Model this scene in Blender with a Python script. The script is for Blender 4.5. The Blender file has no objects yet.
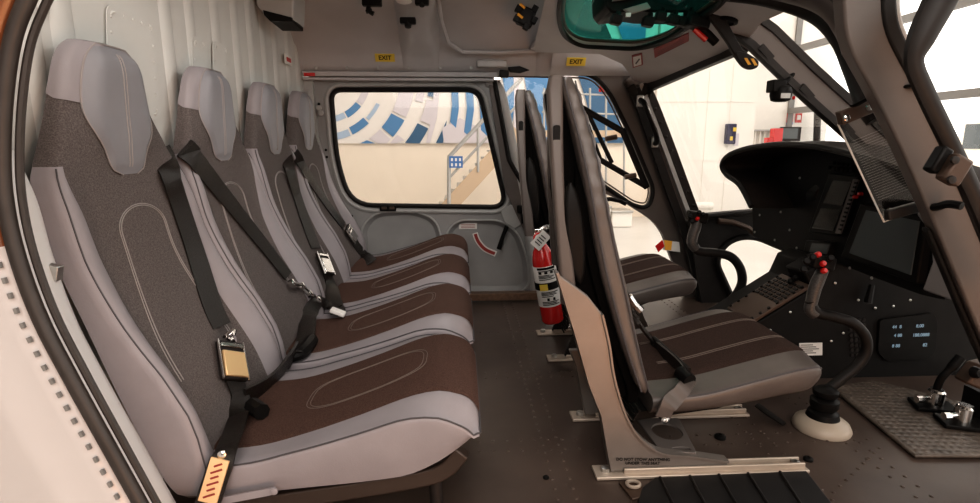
import bpy, bmesh, math, random
from mathutils import Vector as V, Matrix
from mathutils.geometry import delaunay_2d_cdt
random.seed(7)
C = bpy.context.scene.collection
pi = math.pi

# ------------------------------------------------------------------ camera
F = 540.0; YAW = math.radians(3.2); PIT = math.radians(-11.3); ZC = 0.74
cF = V((math.sin(YAW)*math.cos(PIT), math.cos(YAW)*math.cos(PIT), math.sin(PIT)))
cR = V((math.cos(YAW), -math.sin(YAW), 0)); cU = cR.cross(cF)
EYE = V((0, 0, ZC))
def ray(px, py):
    return cF + cR*((px-490)/F) + cU*((251.5-py)/F)
def at(px, py, X=None, Y=None, Z=None):
    d = ray(px, py)
    t = X/d.x if X is not None else (Y/d.y if Y is not None else (Z-ZC)/d.z)
    return EYE + d*t
def on_plane(px, py, p0, n):
    d = ray(px, py); return EYE + d*((p0-EYE).dot(n)/d.dot(n))
cam = bpy.data.cameras.new('camera'); co = bpy.data.objects.new('camera', cam); C.objects.link(co)
cam.sensor_width = 36; cam.lens = 36*F/980; cam.clip_start = .02; cam.clip_end = 300
m = Matrix((cR, cU, -cF)).transposed().to_4x4(); m.translation = EYE; co.matrix_world = m
sc = bpy.context.scene; sc.camera = co
sc.view_settings.view_transform = 'Standard'
try: sc.view_settings.look = 'Medium High Contrast'
except Exception as e_: print(e_)
sc.view_settings.exposure = 0.0
sc.cycles.use_denoising = True
sc.cycles.max_bounces = 7
sc.cycles.transparent_max_bounces = 16

# ------------------------------------------------------------------ materials
def mat(name, col, rough=.5, metal=0, noise=0, nscale=40, bump=0, bscale=200, col2=None, spec=.5, emit=0, kind=None, coat=0):
    m = bpy.data.materials.new(name); m.use_nodes = True
    nt = m.node_tree; b = nt.nodes['Principled BSDF']; L = nt.links
    b.inputs['Roughness'].default_value = rough; b.inputs['Metallic'].default_value = metal
    b.inputs['Specular IOR Level'].default_value = spec
    b.inputs['Coat Weight'].default_value = coat
    tc = nt.nodes.new('ShaderNodeTexCoord')
    n = nt.nodes.new('ShaderNodeTexNoise'); n.inputs['Scale'].default_value = nscale; n.inputs['Detail'].default_value = 4
    L.new(tc.outputs['Object'], n.inputs['Vector'])
    r = nt.nodes.new('ShaderNodeValToRGB')
    c2 = col2 or [min(1, c*(1+noise)) for c in col]
    c1 = col if col2 else [c*(1-noise) for c in col]
    r.color_ramp.elements[0].position = .35; r.color_ramp.elements[1].position = .65
    r.color_ramp.elements[0].color = (*c1, 1); r.color_ramp.elements[1].color = (*c2, 1)
    L.new(n.outputs['Fac'], r.inputs['Fac']); L.new(r.outputs['Color'], b.inputs['Base Color'])
    if emit:
        b.inputs['Emission Color'].default_value = (*col, 1); b.inputs['Emission Strength'].default_value = emit
    if bump:
        if kind == 'weave':
            t = nt.nodes.new('ShaderNodeTexVoronoi'); t.inputs['Scale'].default_value = bscale
            L.new(tc.outputs['Object'], t.inputs['Vector']); h = t.outputs['Distance']
        elif kind == 'grid':
            mp = nt.nodes.new('ShaderNodeMapping'); mp.inputs['Rotation'].default_value = (0, 0, .12)
            L.new(tc.outputs['Object'], mp.inputs['Vector'])
            w1 = nt.nodes.new('ShaderNodeTexWave'); w1.inputs['Scale'].default_value = bscale; w1.bands_direction = 'X'
            w2 = nt.nodes.new('ShaderNodeTexWave'); w2.inputs['Scale'].default_value = bscale; w2.bands_direction = 'Y'
            L.new(mp.outputs[0], w1.inputs['Vector']); L.new(mp.outputs[0], w2.inputs['Vector'])
            mm = nt.nodes.new('ShaderNodeMath'); mm.operation = 'MULTIPLY'
            L.new(w1.outputs['Fac'], mm.inputs[0]); L.new(w2.outputs['Fac'], mm.inputs[1]); h = mm.outputs[0]
        else:
            t = nt.nodes.new('ShaderNodeTexNoise'); t.inputs['Scale'].default_value = bscale; t.inputs['Detail'].default_value = 6
            L.new(tc.outputs['Object'], t.inputs['Vector']); h = t.outputs['Fac']
        bp = nt.nodes.new('ShaderNodeBump'); bp.inputs['Strength'].default_value = bump; bp.inputs['Distance'].default_value = .002
        L.new(h, bp.inputs['Height']); L.new(bp.outputs['Normal'], b.inputs['Normal'])
    return m
def glass(name, tint=(1, 1, 1), gloss=.012, hatch=False):
    m = bpy.data.materials.new(name); m.use_nodes = True
    nt = m.node_tree; nt.nodes.clear(); L = nt.links
    o = nt.nodes.new('ShaderNodeOutputMaterial'); mx = nt.nodes.new('ShaderNodeMixShader')
    t = nt.nodes.new('ShaderNodeBsdfTransparent'); g = nt.nodes.new('ShaderNodeBsdfGlossy')
    t.inputs['Color'].default_value = (*tint, 1); g.inputs['Roughness'].default_value = .03
    lw = nt.nodes.new('ShaderNodeLayerWeight'); lw.inputs['Blend'].default_value = .25
    mu = nt.nodes.new('ShaderNodeMath'); mu.operation = 'MULTIPLY_ADD'; mu.inputs[1].default_value = .12; mu.inputs[2].default_value = gloss
    L.new(lw.outputs['Fresnel'], mu.inputs[0]); L.new(mu.outputs[0], mx.inputs[0])
    L.new(t.outputs[0], mx.inputs[1]); L.new(g.outputs[0], mx.inputs[2]); L.new(mx.outputs[0], o.inputs[0])
    return m
M = {}
M['leather'] = mat('grey_leather', (.275, .250, .262), .5, noise=.05, nscale=12, bump=.12, bscale=350)
M['leather_head'] = mat('cool_grey_leather', (.235, .232, .250), .5, noise=.04, nscale=14, bump=.1, bscale=420)
M['fabric'] = mat('dark_woven_fabric', (.092, .078, .075), .92, noise=.0, nscale=420, bump=.5, bscale=520, col2=(.165, .143, .138), kind='weave', spec=.15)
M['fabric_cushion'] = mat('brown_woven_fabric', (.062, .034, .026), .9, nscale=420, bump=.5, bscale=520, col2=(.108, .062, .049), kind='weave', spec=.15)
M['thread'] = mat('pale_thread', (.33, .30, .29), .8)
M['thread_dim'] = mat('brown_thread', (.17, .13, .11), .8)
M['piping'] = mat('seam_piping', (.075, .068, .072), .6)
M['strap'] = mat('black_webbing', (.014, .0105, .0085), .36, nscale=300, noise=.3, bump=.5, bscale=900, spec=.5)
M['gold_glint'] = mat('gold_glint_metal', (.90, .62, .34), .42, .75)  # warm reflection on the buckle flap, put into its metal colour
M['tagpaper'] = mat('orange_lit_tag', (.80, .52, .28), .55)  # orange light is put into the colour of this pale tag
M['chrome'] = mat('polished_metal', (.78, .76, .74), .16, 1)
M['steel'] = mat('brushed_metal', (.55, .54, .52), .38, 1, noise=.06, nscale=90)
M['white_wall'] = mat('pale_painted_metal', (.60, .60, .575), .5, noise=.05, nscale=4, bump=.03, bscale=60)
M['jamb'] = mat('white_jamb_paint', (.80, .77, .75), .45)
M['slate'] = mat('mural_slate', (.07, .08, .085), .6)
M['fabric_front'] = mat('dark_brown_woven_fabric', (.036, .021, .017), .9, nscale=420, bump=.5, bscale=520, col2=(.062, .038, .031), kind='weave', spec=.15)
M['core'] = mat('shadow_black', (.0035, .003, .0028), .85, spec=.04)  # near-black that puts the shade behind the seat cushion into the colour
M['platemetal'] = mat('dull_grey_plate', (.15, .13, .12), .45, .2)
M['seatbar'] = mat('dark_brown_seat_bar', (.050, .033, .025), .4, .3)
M['ceil'] = mat('grey_ceiling_trim', (.47, .455, .455), .62, noise=.05, nscale=6, bump=.06, bscale=500)
M['ceil_dark'] = mat('warm_grey_trim', (.24, .22, .215), .6, noise=.05, nscale=8)
M['grey'] = mat('grey_painted_panel', (.29, .285, .28), .42, noise=.06, nscale=8, bump=.04, bscale=150)
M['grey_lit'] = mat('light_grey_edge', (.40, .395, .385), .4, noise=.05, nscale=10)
M['pillar'] = mat('taupe_pillar', (.108, .089, .080), .5, noise=.06, nscale=8, bump=.05, bscale=350)
M['darktrim'] = mat('dark_trim', (.018, .0145, .013), .5, noise=.15, nscale=20, spec=.3)
M['black'] = mat('black_plastic', (.008, .0072, .0068), .45, noise=.1, nscale=30, spec=.15)
M['rubber'] = mat('black_rubber', (.014, .012, .011), .55, noise=.12, nscale=30, spec=.25)
M['seal'] = mat('brown_black_seal', (.040, .032, .028), .45, noise=.1, nscale=20)
M['floor'] = mat('dark_cabin_floor', (.056, .038, .030), .40, nscale=5, bump=.05, bscale=140, col2=(.084, .059, .047))
M['dash'] = mat('black_dash', (.0095, .0085, .008), .6, noise=.12, nscale=25, spec=.2, bump=.08, bscale=500)
M['hood'] = mat('brown_black_glareshield', (.020, .0145, .012), .8, spec=.2, noise=.1, nscale=40, bump=.3, bscale=600)
M['screen'] = mat('dark_screen', (.008, .009, .010), .2, spec=.3)
M['screen_blue'] = mat('grey_blue_screen', (.085, .096, .097), .2, spec=.5)
M['skin'] = mat('white_body_paint', (.54, .505, .49), .30, coat=.3)
M['orange'] = mat('orange_body_paint', (.17, .055, .02), .3, coat=.4)
M['cream'] = mat('cream_hangar_wall', (.88, .79, .68), .7, noise=.02, nscale=3)
M['white'] = mat('white_hangar_wall', (.86, .83, .78), .7, noise=.02, nscale=2)
M['paper'] = mat('white_placard', (.75, .73, .70), .6)
M['red'] = mat('red_paint', (.55, .020, .018), .25, coat=.5)
M['redlabel'] = mat('red_placard', (.30, .035, .03), .5)
M['yellow'] = mat('yellow_placard', (.75, .55, .08), .55)
M['amber'] = mat('amber_stripe', (.85, .42, .05), .5)
M['brownplate'] = mat('brown_metal_fitting', (.075, .046, .032), .45, .3)
M['legmetal'] = mat('beige_grey_leg_metal', (.215, .190, .172), .42, .35, noise=.05, nscale=15)
M['railmetal'] = mat('pale_rail_metal', (.50, .42, .35), .38, .4, noise=.06, nscale=25)
M['sill'] = mat('brown_sill_strip', (.16, .095, .06), .4, .3, nscale=60, noise=.2)
M['matfloor'] = mat('textured_heel_mat', (.105, .082, .066), .45, nscale=20, noise=.2, bump=1, bscale=16, kind='grid')
M['blackmat'] = mat('black_ribbed_mat', (.010, .009, .009), .55, noise=.15, nscale=20)
M['boot'] = mat('cream_boot', (.40, .335, .27), .45)
M['carbon'] = mat('grey_grip', (.06, .057, .055), .35, nscale=260, noise=.3, bump=.3, bscale=500)
M['leather_side'] = mat('grey_brown_leather', (.105, .088, .080), .42, noise=.08, nscale=14, bump=.35, bscale=60)
M['glass'] = glass('window_glass')
M['glass_roof'] = glass('green_tinted_glass', (.30, .72, .66), .02)
M['glass_pane'] = glass('clear_acrylic', (.90, .88, .86), .05)
M['blue1'] = mat('mural_pale_blue', (.42, .53, .68), .6)
M['blue2'] = mat('mural_mid_blue', (.10, .25, .47), .6)
M['blue3'] = mat('mural_deep_blue', (.05, .13, .24), .6)
M['mauve'] = mat('mural_pale_grey', (.66, .62, .66), .6)
M['mural'] = mat('mural_white', (.84, .80, .76), .6)
M['hangar_dim'] = mat('grey_hangar_wall', (.35, .32, .30), .7, noise=.05, nscale=2)
M['ground'] = mat('pale_hangar_floor', (.62, .60, .57), .3, noise=.05, nscale=1.5)
M['teal'] = mat('roof_teal', (.05, .15, .16), .6)
M['tealbeam'] = mat('roof_beam_pale', (.55, .70, .66), .6)
M['roofblue'] = mat('roof_panel_blue', (.02, .22, .36), .6)
M['mullion'] = mat('grey_mullion', (.22, .21, .20), .5)
M['cyan'] = mat('pale_digit_glow', (.22, .33, .42), .5, emit=.25)
M['navy'] = mat('navy_phone_box', (.025, .022, .07), .5)
M['signblue'] = mat('sign_blue', (.05, .16, .42), .5)
M['tan'] = mat('tan_steel', (.55, .42, .30), .5)

# ------------------------------------------------------------------ mesh builder
WLOC = {}
class MB:
    def __init__(s): s.v = []; s.f = []; s.mi = []; s.cur = 0
    def add(s, vs, fs):
        b = len(s.v); s.v += [V(p) for p in vs]
        for f in fs: s.f.append([b+i for i in f]); s.mi.append(s.cur)
        return s
    def poly(s, pts): return s.add(pts, [list(range(len(pts)))])
    def box(s, c, sz, R=None):
        c = V(c); h = V(sz)/2
        pts = [V((x*h.x, y*h.y, z*h.z)) for x in (-1, 1) for y in (-1, 1) for z in (-1, 1)]
        if R is not None: pts = [R @ p for p in pts]
        return s.add([c+p for p in pts], [(0,1,3,2),(4,6,7,5),(0,4,5,1),(2,3,7,6),(0,2,6,4),(1,5,7,3)])
    def loft(s, rings, caps=True, closed=True):
        n = len(rings[0]); vs = [p for r in rings for p in r]; fs = []
        for i in range(len(rings)-1):
            for j in range(n if closed else n-1):
                k = (j+1) % n; fs.append((i*n+j, i*n+k, (i+1)*n+k, (i+1)*n+j))
        if caps and closed:
            fs.append(list(range(n))[::-1]); fs.append([(len(rings)-1)*n+j for j in range(n)])
        return s.add(vs, fs)
    def tube(s, pts, r, n=10, closed=False, flat=None, up=None):
        pts = [V(p) for p in pts]; N = len(pts); rings = []; prev = None
        for i, p in enumerate(pts):
            a = pts[i-1] if (i or closed) else p; b = pts[(i+1) % N] if (i < N-1 or closed) else p
            t = (b-a).normalized()
            if up is not None: nn = V(up) - t*t.dot(V(up))
            elif prev is None:
                q = V((0, 0, 1)) if abs(t.z) < .9 else V((1, 0, 0)); nn = q - t*t.dot(q)
            else: nn = prev - t*t.dot(prev)
            nn.normalize(); prev = nn; bb = t.cross(nn)
            rr = r[i] if isinstance(r, (list, tuple)) else r
            fl = flat or 1
            rings.append([p + nn*(math.cos(2*pi*k/n)*rr*fl) + bb*(math.sin(2*pi*k/n)*rr) for k in range(n)])
        if closed: rings.append(rings[0])
        return s.loft(rings, caps=not closed)
    def strap(s, pts, wv, w, th=.0018):
        """flat webbing: pts centre line, wv width direction(s)"""
        pts = [V(p) for p in pts]; rings = []
        for i, p in enumerate(pts):
            a = pts[max(0, i-1)]; b = pts[min(len(pts)-1, i+1)]; t = (b-a).normalized()
            d = V(wv[i]) if isinstance(wv, list) else V(wv)
            d = (d - t*t.dot(d)).normalized(); nn = t.cross(d)
            ww = w[i] if isinstance(w, list) else w
            rings.append([p + d*ww/2 + nn*th, p - d*ww/2 + nn*th, p - d*ww/2 - nn*th, p + d*ww/2 - nn*th])
        return s.loft(rings)
    def lathe(s, prof, o, ax=(0, 0, 1), n=24):
        ax = V(ax).normalized(); q = V((1, 0, 0)) if abs(ax.x) < .9 else V((0, 1, 0))
        a = (q - ax*ax.dot(q)).normalized(); b = ax.cross(a); o = V(o)
        return s.loft([[o + ax*h + (a*math.cos(2*pi*k/n) + b*math.sin(2*pi*k/n))*max(r, 1e-5) for k in range(n)] for r, h in prof])
    def grid(s, fn, nu, nv):
        vs = [fn(i/nu, j/nv) for i in range(nu+1) for j in range(nv+1)]
        return s.add(vs, [(i*(nv+1)+j, (i+1)*(nv+1)+j, (i+1)*(nv+1)+j+1, i*(nv+1)+j+1) for i in range(nu) for j in range(nv)])
    def prism(s, pts, vec):
        pts = [V(p) for p in pts]; vec = V(vec); n = len(pts)
        s.add(pts + [p+vec for p in pts], [list(range(n)), [n+i for i in range(n)][::-1]] + [(i, n+i, n+(i+1) % n, (i+1) % n) for i in range(n)])
        return s
    def panel(s, outer, holes, mp, vec, step=None):
        """flat or curved sheet with holes; outlines in 2-D, mp maps them to 3-D, vec is the thickness"""
        vec = V(vec); pts = []; edges = []
        for lp in [outer]+list(holes):
            b = len(pts); pts += [V((p[0], p[1])) for p in lp]; edges += [(b+i, b+(i+1) % len(lp)) for i in range(len(lp))]
        def inside(p, lp):
            c = False
            for i in range(len(lp)):
                (x1, y1), (x2, y2) = lp[i-1][:2], lp[i][:2]
                if (y1 > p[1]) != (y2 > p[1]) and p[0] < (x2-x1)*(p[1]-y1)/(y2-y1)+x1: c = not c
            return c
        if step:
            xs = [p[0] for p in outer]; ys = [p[1] for p in outer]
            x = min(xs)+step/2
            while x < max(xs):
                y = min(ys)+step/2
                while y < max(ys):
                    if inside((x, y), outer) and not any(inside((x, y), h) for h in holes): pts.append(V((x, y)))
                    y += step
                x += step
        r = delaunay_2d_cdt(pts, edges, [], 0, 1e-5)
        vv, ff = r[0], r[2]; keep = []
        for f in ff:
            c = sum((vv[i] for i in f), V((0, 0)))/len(f)
            if inside(c, outer) and not any(inside(c, h) for h in holes): keep.append(list(f))
        P = [V(mp(p.x, p.y)) for p in vv]; n = len(P)
        s.add(P, keep)
        if vec.length > 0:
            s.add([p+vec for p in P], [f[::-1] for f in keep])
            for lp in [outer]+list(holes):
                Q = [V(mp(*p[:2])) for p in lp]; k = len(Q)
                s.add(Q+[q+vec for q in Q], [(i, (i+1) % k, k+(i+1) % k, k+i) for i in range(k)])
        return s
    def build(s, name, mats, parent=None, smooth=40, bevel=0, subsurf=0, seg=2, weld=False):
        off = WLOC.get(parent.name, V((0, 0, 0))) if parent else V((0, 0, 0))
        me = bpy.data.meshes.new(name); me.from_pydata([p-off for p in s.v], [], s.f)
        mats = mats if isinstance(mats, (list, tuple)) else [mats]
        for mm in mats: me.materials.append(mm)
        for p, i in zip(me.polygons, s.mi): p.material_index = i
        bm = bmesh.new(); bm.from_mesh(me)
        if weld or bevel: bmesh.ops.remove_doubles(bm, verts=bm.verts, dist=1e-5)
        bmesh.ops.recalc_face_normals(bm, faces=bm.faces); bm.to_mesh(me); bm.free()
        if smooth:
            for p in me.polygons: p.use_smooth = True
            me.set_sharp_from_angle(angle=math.radians(smooth))
        o = bpy.data.objects.new(name, me); C.objects.link(o)
        if parent: o.parent = parent
        WLOC[o.name] = off.copy()
        if bevel:
            b = o.modifiers.new('bevel', 'BEVEL'); b.width = bevel; b.segments = seg; b.limit_method = 'ANGLE'; b.angle_limit = math.radians(35)
        if subsurf:
            b = o.modifiers.new('sub', 'SUBSURF'); b.levels = b.render_levels = subsurf
        return o
def build_each(mb, name, m, parent, **k):
    """each loose piece of the builder becomes a part of its own"""
    par = list(range(len(mb.v)))
    def find(i):
        while par[i] != i: par[i] = par[par[i]]; i = par[i]
        return i
    for f in mb.f:
        for j in f[1:]: par[find(f[0])] = find(j)
    gr = {}
    for f, mi in zip(mb.f, mb.mi): gr.setdefault(find(f[0]), []).append((f, mi))
    out = []
    for fs in gr.values():
        ids = sorted({i for f, _ in fs for i in f}); mp_ = {i: n for n, i in enumerate(ids)}
        b = MB(); b.v = [mb.v[i] for i in ids]; b.f = [[mp_[i] for i in f] for f, _ in fs]; b.mi = [mi for _, mi in fs]
        out.append(b.build(name, m, parent, **k))
    return out
def tag(o, label=None, cat=None, group=None, kind=None):
    if label: o['label'] = label
    if cat: o['category'] = cat
    if group: o['group'] = group
    if kind: o['kind'] = kind
    return o
def thing(name, label, cat, loc, group=None, kind=None):
    o = bpy.data.objects.new(name, None); C.objects.link(o); o.location = loc; o.empty_display_size = .05
    WLOC[o.name] = V(loc); return tag(o, label, cat, group, kind)
def struct(name, mb, m, label, cat, **k):
    o = mb.build(name, m, **k); return tag(o, label, cat, kind='structure')
def lerp_tab(t, tab):
    if t <= tab[0][0]: return tab[0][1]
    for (a, x), (b, y) in zip(tab, tab[1:]):
        if t <= b:
            k = (t-a)/(b-a); return x+(y-x)*k
    return tab[-1][1]
def smooth_tab(t, tab):
    """Catmull-Rom through a table"""
    if t <= tab[0][0]: return tab[0][1]
    if t >= tab[-1][0]: return tab[-1][1]
    for i in range(len(tab)-1):
        if t <= tab[i+1][0]:
            (a, x), (b, y) = tab[i], tab[i+1]; h = b-a; k = (t-a)/h
            m0 = (tab[i+1][1]-tab[i-1][1])/(tab[i+1][0]-tab[i-1][0]) if i else (y-x)/h
            m1 = (tab[i+2][1]-x)/(tab[i+2][0]-a) if i+2 < len(tab) else (y-x)/h
            return (2*k**3-3*k*k+1)*x+(k**3-2*k*k+k)*h*m0+(-2*k**3+3*k*k)*y+(k**3-k*k)*h*m1
def sstep(a, b, t):
    t = max(0, min(1, (t-a)/(b-a))); return t*t*(3-2*t)
def roundpoly(pts, r, n=5):
    out = []; N = len(pts)
    for i, p in enumerate(pts):
        p = V(p[:2]); a = V(pts[i-1][:2]); b = V(pts[(i+1) % N][:2]); rr = r[i] if isinstance(r, (list, tuple)) else r
        da, db = (a-p), (b-p); la, lb = da.length, db.length
        k = min(rr, la*.49, lb*.49)
        if k <= 0: out.append((p.x, p.y)); continue
        p1 = p+da/la*k; p2 = p+db/lb*k
        for j in range(n+1):
            t = j/n; q = p1*(1-t)**2 + p*2*t*(1-t) + p2*t*t; out.append((q.x, q.y))
    return out
def spline(pts, n=6, closed=False):
    pts = [V(p) for p in pts]; N = len(pts); out = []
    for i in range(N if closed else N-1):
        p0 = pts[i-1] if (i or closed) else pts[0]; p1 = pts[i]; p2 = pts[(i+1) % N]; p3 = pts[(i+2) % N] if (i+2 < N or closed) else pts[-1]
        for j in range(n):
            t = j/n
            out.append(.5*((2*p1)+(p2-p0)*t+(2*p0-5*p1+4*p2-p3)*t*t+(3*p1-p0-3*p2+p3)*t**3))
    if not closed: out.append(pts[-1])
    return out
def shrink(poly, d):
    """move a closed 2-D outline inwards by d"""
    N = len(poly); A = sum(poly[i-1][0]*poly[i][1]-poly[i][0]*poly[i-1][1] for i in range(N)); sg = 1 if A > 0 else -1; out = []
    for i in range(N):
        a, p, b = V(poly[i-1][:2]), V(poly[i][:2]), V(poly[(i+1) % N][:2]); t = (b-a)
        if t.length < 1e-9: out.append(poly[i]); continue
        t.normalize(); out.append((p.x - t.y*d*sg, p.y + t.x*d*sg))
    return out
def text(body, size, o, right, up, m, name, parent, depth=.0003, align='CENTER'):
    cu = bpy.data.curves.new(name, 'FONT'); cu.body = body; cu.size = size; cu.align_x = align; cu.align_y = 'CENTER'; cu.extrude = depth; cu.space_line = .95; cu.offset = size*.018
    t = bpy.data.objects.new(name+'_tmp', cu); C.objects.link(t)
    dg = bpy.context.evaluated_depsgraph_get(); me = bpy.data.meshes.new_from_object(t.evaluated_get(dg)); bpy.data.objects.remove(t)
    right = V(right).normalized(); up = V(up); up = (up-right*right.dot(up)).normalized(); n = right.cross(up)
    off = WLOC.get(parent.name, V((0, 0, 0)))
    for v in me.vertices: v.co = V(o)-off + right*v.co.x + up*v.co.y + n*v.co.z
    me.materials.clear(); me.materials.append(m)
    ob = bpy.data.objects.new(name, me); C.objects.link(ob); ob.parent = parent; return ob
def plate_at(mb, px_quad, Y=None, X=None, vec=(0, -.002, 0)):
    mb.prism([at(x, y, Y=Y, X=X) for x, y in px_quad], vec); return mb

# ================================================================== SETTING: cabin shell
YF = 2.52            # far side wall
XW = -0.675           # rear wall
mb = MB(); mb.panel([(-.8, .66), (1.62, .66), (1.62, 2.56), (-.8, 2.56)], [], lambda x, y: (x, y, 0), (0, 0, -.03))
def rivet(mb, p, r=.004, n=6, up=(0, 0, 1)):
    mb.lathe([(r, 0), (r*.85, r*.35), (r*.4, r*.6)], p, up, n)
rows = []
for X in (.20, .24, .74, .78, .965, 1.0): rows.append(((X, .8), (X, 2.45)))
for Y in (.93, 1.20, 1.245, 1.62, 1.66, 2.05): rows.append(((-.1, Y), (1.03, Y)))
rows.append(((.80, 1.0), (1.03, 1.16)))
for (x0, y0), (x1, y1) in rows:
    d = math.hypot(x1-x0, y1-y0); k = int(d/.035)
    for i in range(k+1): rivet(mb, (x0+(x1-x0)*i/k, y0+(y1-y0)*i/k, 0), .0045)
struct('floor', mb, M['floor'], 'dark grey-brown riveted cabin floor between the seats', 'floor', smooth=30)

# rear wall with ribs and riveted plates
mb = MB(); mb.box((XW-.01, 1.6, .66), (.02, 2.0, 1.36))
for Y, w in ((.945, .022), (1.02, .03), (1.37, .028), (1.49, .026), (1.64, .03), (1.78, .03), (1.90, .03), (2.02, .03), (2.14, .03), (2.29, .03), (2.42, .03)):
    mb.loft([[V((XW, Y-w, z)), V((XW+.005, Y-w*.6, z)), V((XW+.005, Y+w*.6, z)), V((XW, Y+w, z))] for z in (-.02, 1.34)])
def wall_plate(pxq, th=.003):
    q = [at(x, y, X=XW+.001) for x, y in pxq]
    pts = roundpoly([(p.y, p.z) for p in q], .02, 4)
    mb.panel(pts, [], lambda a, b: (XW+.004, a, b), (.0015, 0, 0))
    lp = shrink(pts, .012)
    for i in range(0, len(lp)):
        a, b = lp[i-1], lp[i]; k = max(1, int(math.hypot(b[0]-a[0], b[1]-a[1])/.03))
        for j in range(k): rivet(mb, (XW+.006, a[0]+(b[0]-a[0])*j/k, a[1]+(b[1]-a[1])*j/k), .003, 5, (1, 0, 0))
wall_plate([(104, 3), (152, 22), (158, 120), (106, 120)])
wall_plate([(190, 35), (204, 40), (206, 110), (192, 110)])
wall_plate([(211, 40), (226, 46), (226, 110), (212, 110)])
mb.lathe([(.014, 0), (.014, .004), (.008, .006)], at(41, 7, X=XW), (1, 0, 0), 12)
struct('wall_rear', mb, M['white_wall'], 'pale grey ribbed metal wall behind the rear seats', 'wall', smooth=30)

# ceiling: arched across the cabin
prof = [(2.50, 1.035), (2.455, 1.06), (2.42, 1.115), (2.37, 1.165), (2.28, 1.235), (2.16, 1.285), (1.98, 1.315), (1.7, 1.33), (1.45, 1.335)]
prof = prof + [(3.3-y-.0, z) for y, z in prof[-2::-1] if 3.3-y > 1.0]
prof = [tuple(p) for p in spline([(y, z, 0) for y, z in prof], 4)]
prof = [(p[0], p[1]) for p in prof]
mb = MB()
x0, x1 = XW-.02, .47
mb.loft([[V((x, y, z)) for y, z in prof] for x in (x0, x1)], closed=False)
mb.loft([[V((x, y, z+.03)) for y, z in prof] for x in (x0, x1)], closed=False)
struct('ceiling', mb, M['ceil'], 'grey moulded ceiling lining arching over the rear cabin', 'ceiling', smooth=40)
mb = MB(); lo = [p for p in prof[:30] if p[1] < 1.135]
mb.loft([[V((x, y-.03+.0*x, z)) for y, z in lo] for x in (.40, .60, .80)], closed=False)
struct('trim_26', mb, M['ceil'], 'grey header strip above the far front door carrying an EXIT sign', 'trim', smooth=60)
def band(xs, depth, name, m, label):
    mb = MB(); rings = []
    for x, d in xs:
        r = []
        for i, (y, z) in enumerate(prof):
            a = prof[max(0, i-1)]; b = prof[min(len(prof)-1, i+1)]
            n = V((b[1]-a[1], -(b[0]-a[0]))).normalized()
            if n.y > 0: n = -n
            if i == 0: n = V((-1, 0))
            k = depth*(sstep(1.075, 1.20, z)*.85+.15 if d > 0 else 1); r.append(V((x, y+n.x*d*k, z+n.y*d*k)))
        rings.append(r)
    mb.loft(rings, closed=False)
    return struct(name, mb, m, label, 'trim', smooth=60)
band([(-.245, -.1), (-.23, .5), (-.21, .95), (-.19, 1), (-.13, 1), (-.11, .95), (-.09, .5), (-.075, -.1)], .04, 'trim_1', M['ceil'], 'raised grey cross beam in the ceiling with a small black vent')
band([(.33, -.1), (.345, .6), (.365, 1), (.43, 1), (.47, .9)], .045, 'trim_2', M['ceil'], 'raised grey ceiling beam behind the tinted roof window')
band([(XW-.005, 1), (-.70, 1), (-.685, .6), (-.67, -.1)], .02, 'trim_3', M['ceil'], 'ceiling edge strip meeting the ribbed rear wall')
# low lip of the recessed ceiling panel between the beams
mb = MB(); mb.tube([at(x, y, Y=yy) + V((0, 0, 0)) for x, y, yy in ((437, -12, 2.16), (441, 20, 2.24), (448, 42, 2.33), (462, 52, 2.385), (500, 53, 2.385), (535, 51, 2.385))], .008, 8)
struct('trim_4', mb, M['ceil'], 'rounded lip of the recessed ceiling panel between the beams', 'trim')

# roof front plane with tinted window
pA = at(576, 66, Y=2.44); pB = at(648, 84, Y=2.42); pC = at(745, 43, Y=1.68)
nR = (pB-pA).cross(pC-pA).normalized()
if nR.z > 0: nR = -nR
mpR = lambda x, y: on_plane(x, y, pA, nR)
win = roundpoly([(566, -20), (560, 12), (563, 33), (580, 44), (640, 47), (668, 38), (720, 2), (735, -20)], [3, 14, 14, 14, 14, 12, 8, 3])
outer = [(540, -70), (545, 0), (534, 46), (528, 52), (600, 54), (622, 64), (634, 80), (648, 84), (690, 66), (745, 43), (762, 22), (800, 5), (830, -5), (850, -70)]
mb = MB(); mb.panel(outer, [win], mpR, -nR*.025, 30)
struct('ceiling.001', mb, M['ceil'], 'grey front roof lining around the green tinted roof window', 'ceiling')
w1 = thing('window_1', 'green tinted roof window above the front seats', 'window', mpR(640, 20), kind='structure')
MB().panel(shrink(win, -2), [], mpR, -nR*.004).build('pane', M['glass_roof'], w1)
for o_ in w1.children: o_.location = -nR*.018
MB().tube([mpR(*p)+nR*.003 for p in shrink(win, -1)], .010, 8, closed=True).build('seal', M['rubber'], w1)
MB().tube([mpR(*p)-nR*.010 for p in shrink(win, 1.5)], .006, 8, closed=True).build('rim', M['brownplate'], w1)

# ------------------------------------------------------------------ far side: rear sliding door
d1 = thing('door_1', 'grey sliding cabin door with a large window beside the rear seats', 'door', at(420, 296, Y=YF), kind='structure')
mpD = lambda x, y: at(x, y, Y=YF)
whole = roundpoly([(309, 73), (494, 72), (506, 90), (528, 205), (538, 297), (296, 297), (298, 150)], [4, 10, 10, 10, 2, 2, 10])
dwin = roundpoly([(332, 91), (478, 91), (505, 206), (352, 204), (338, 160)], [10, 12, 14, 22, 20], 6)
rec1 = roundpoly([(361, 228), (374, 213), (412, 210), (436, 219), (442, 240), (440, 280), (364, 280)], [8, 10, 16, 12, 10, 6, 6])
rec2 = roundpoly([(446, 232), (458, 220), (500, 220), (518, 232), (528, 262), (529, 284), (522, 292), (446, 292)], [8, 8, 10, 12, 10, 6, 6, 4])
mb = MB(); mb.panel(whole, [dwin, rec1, rec2], mpD, (0, .03, 0), 25)
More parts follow.
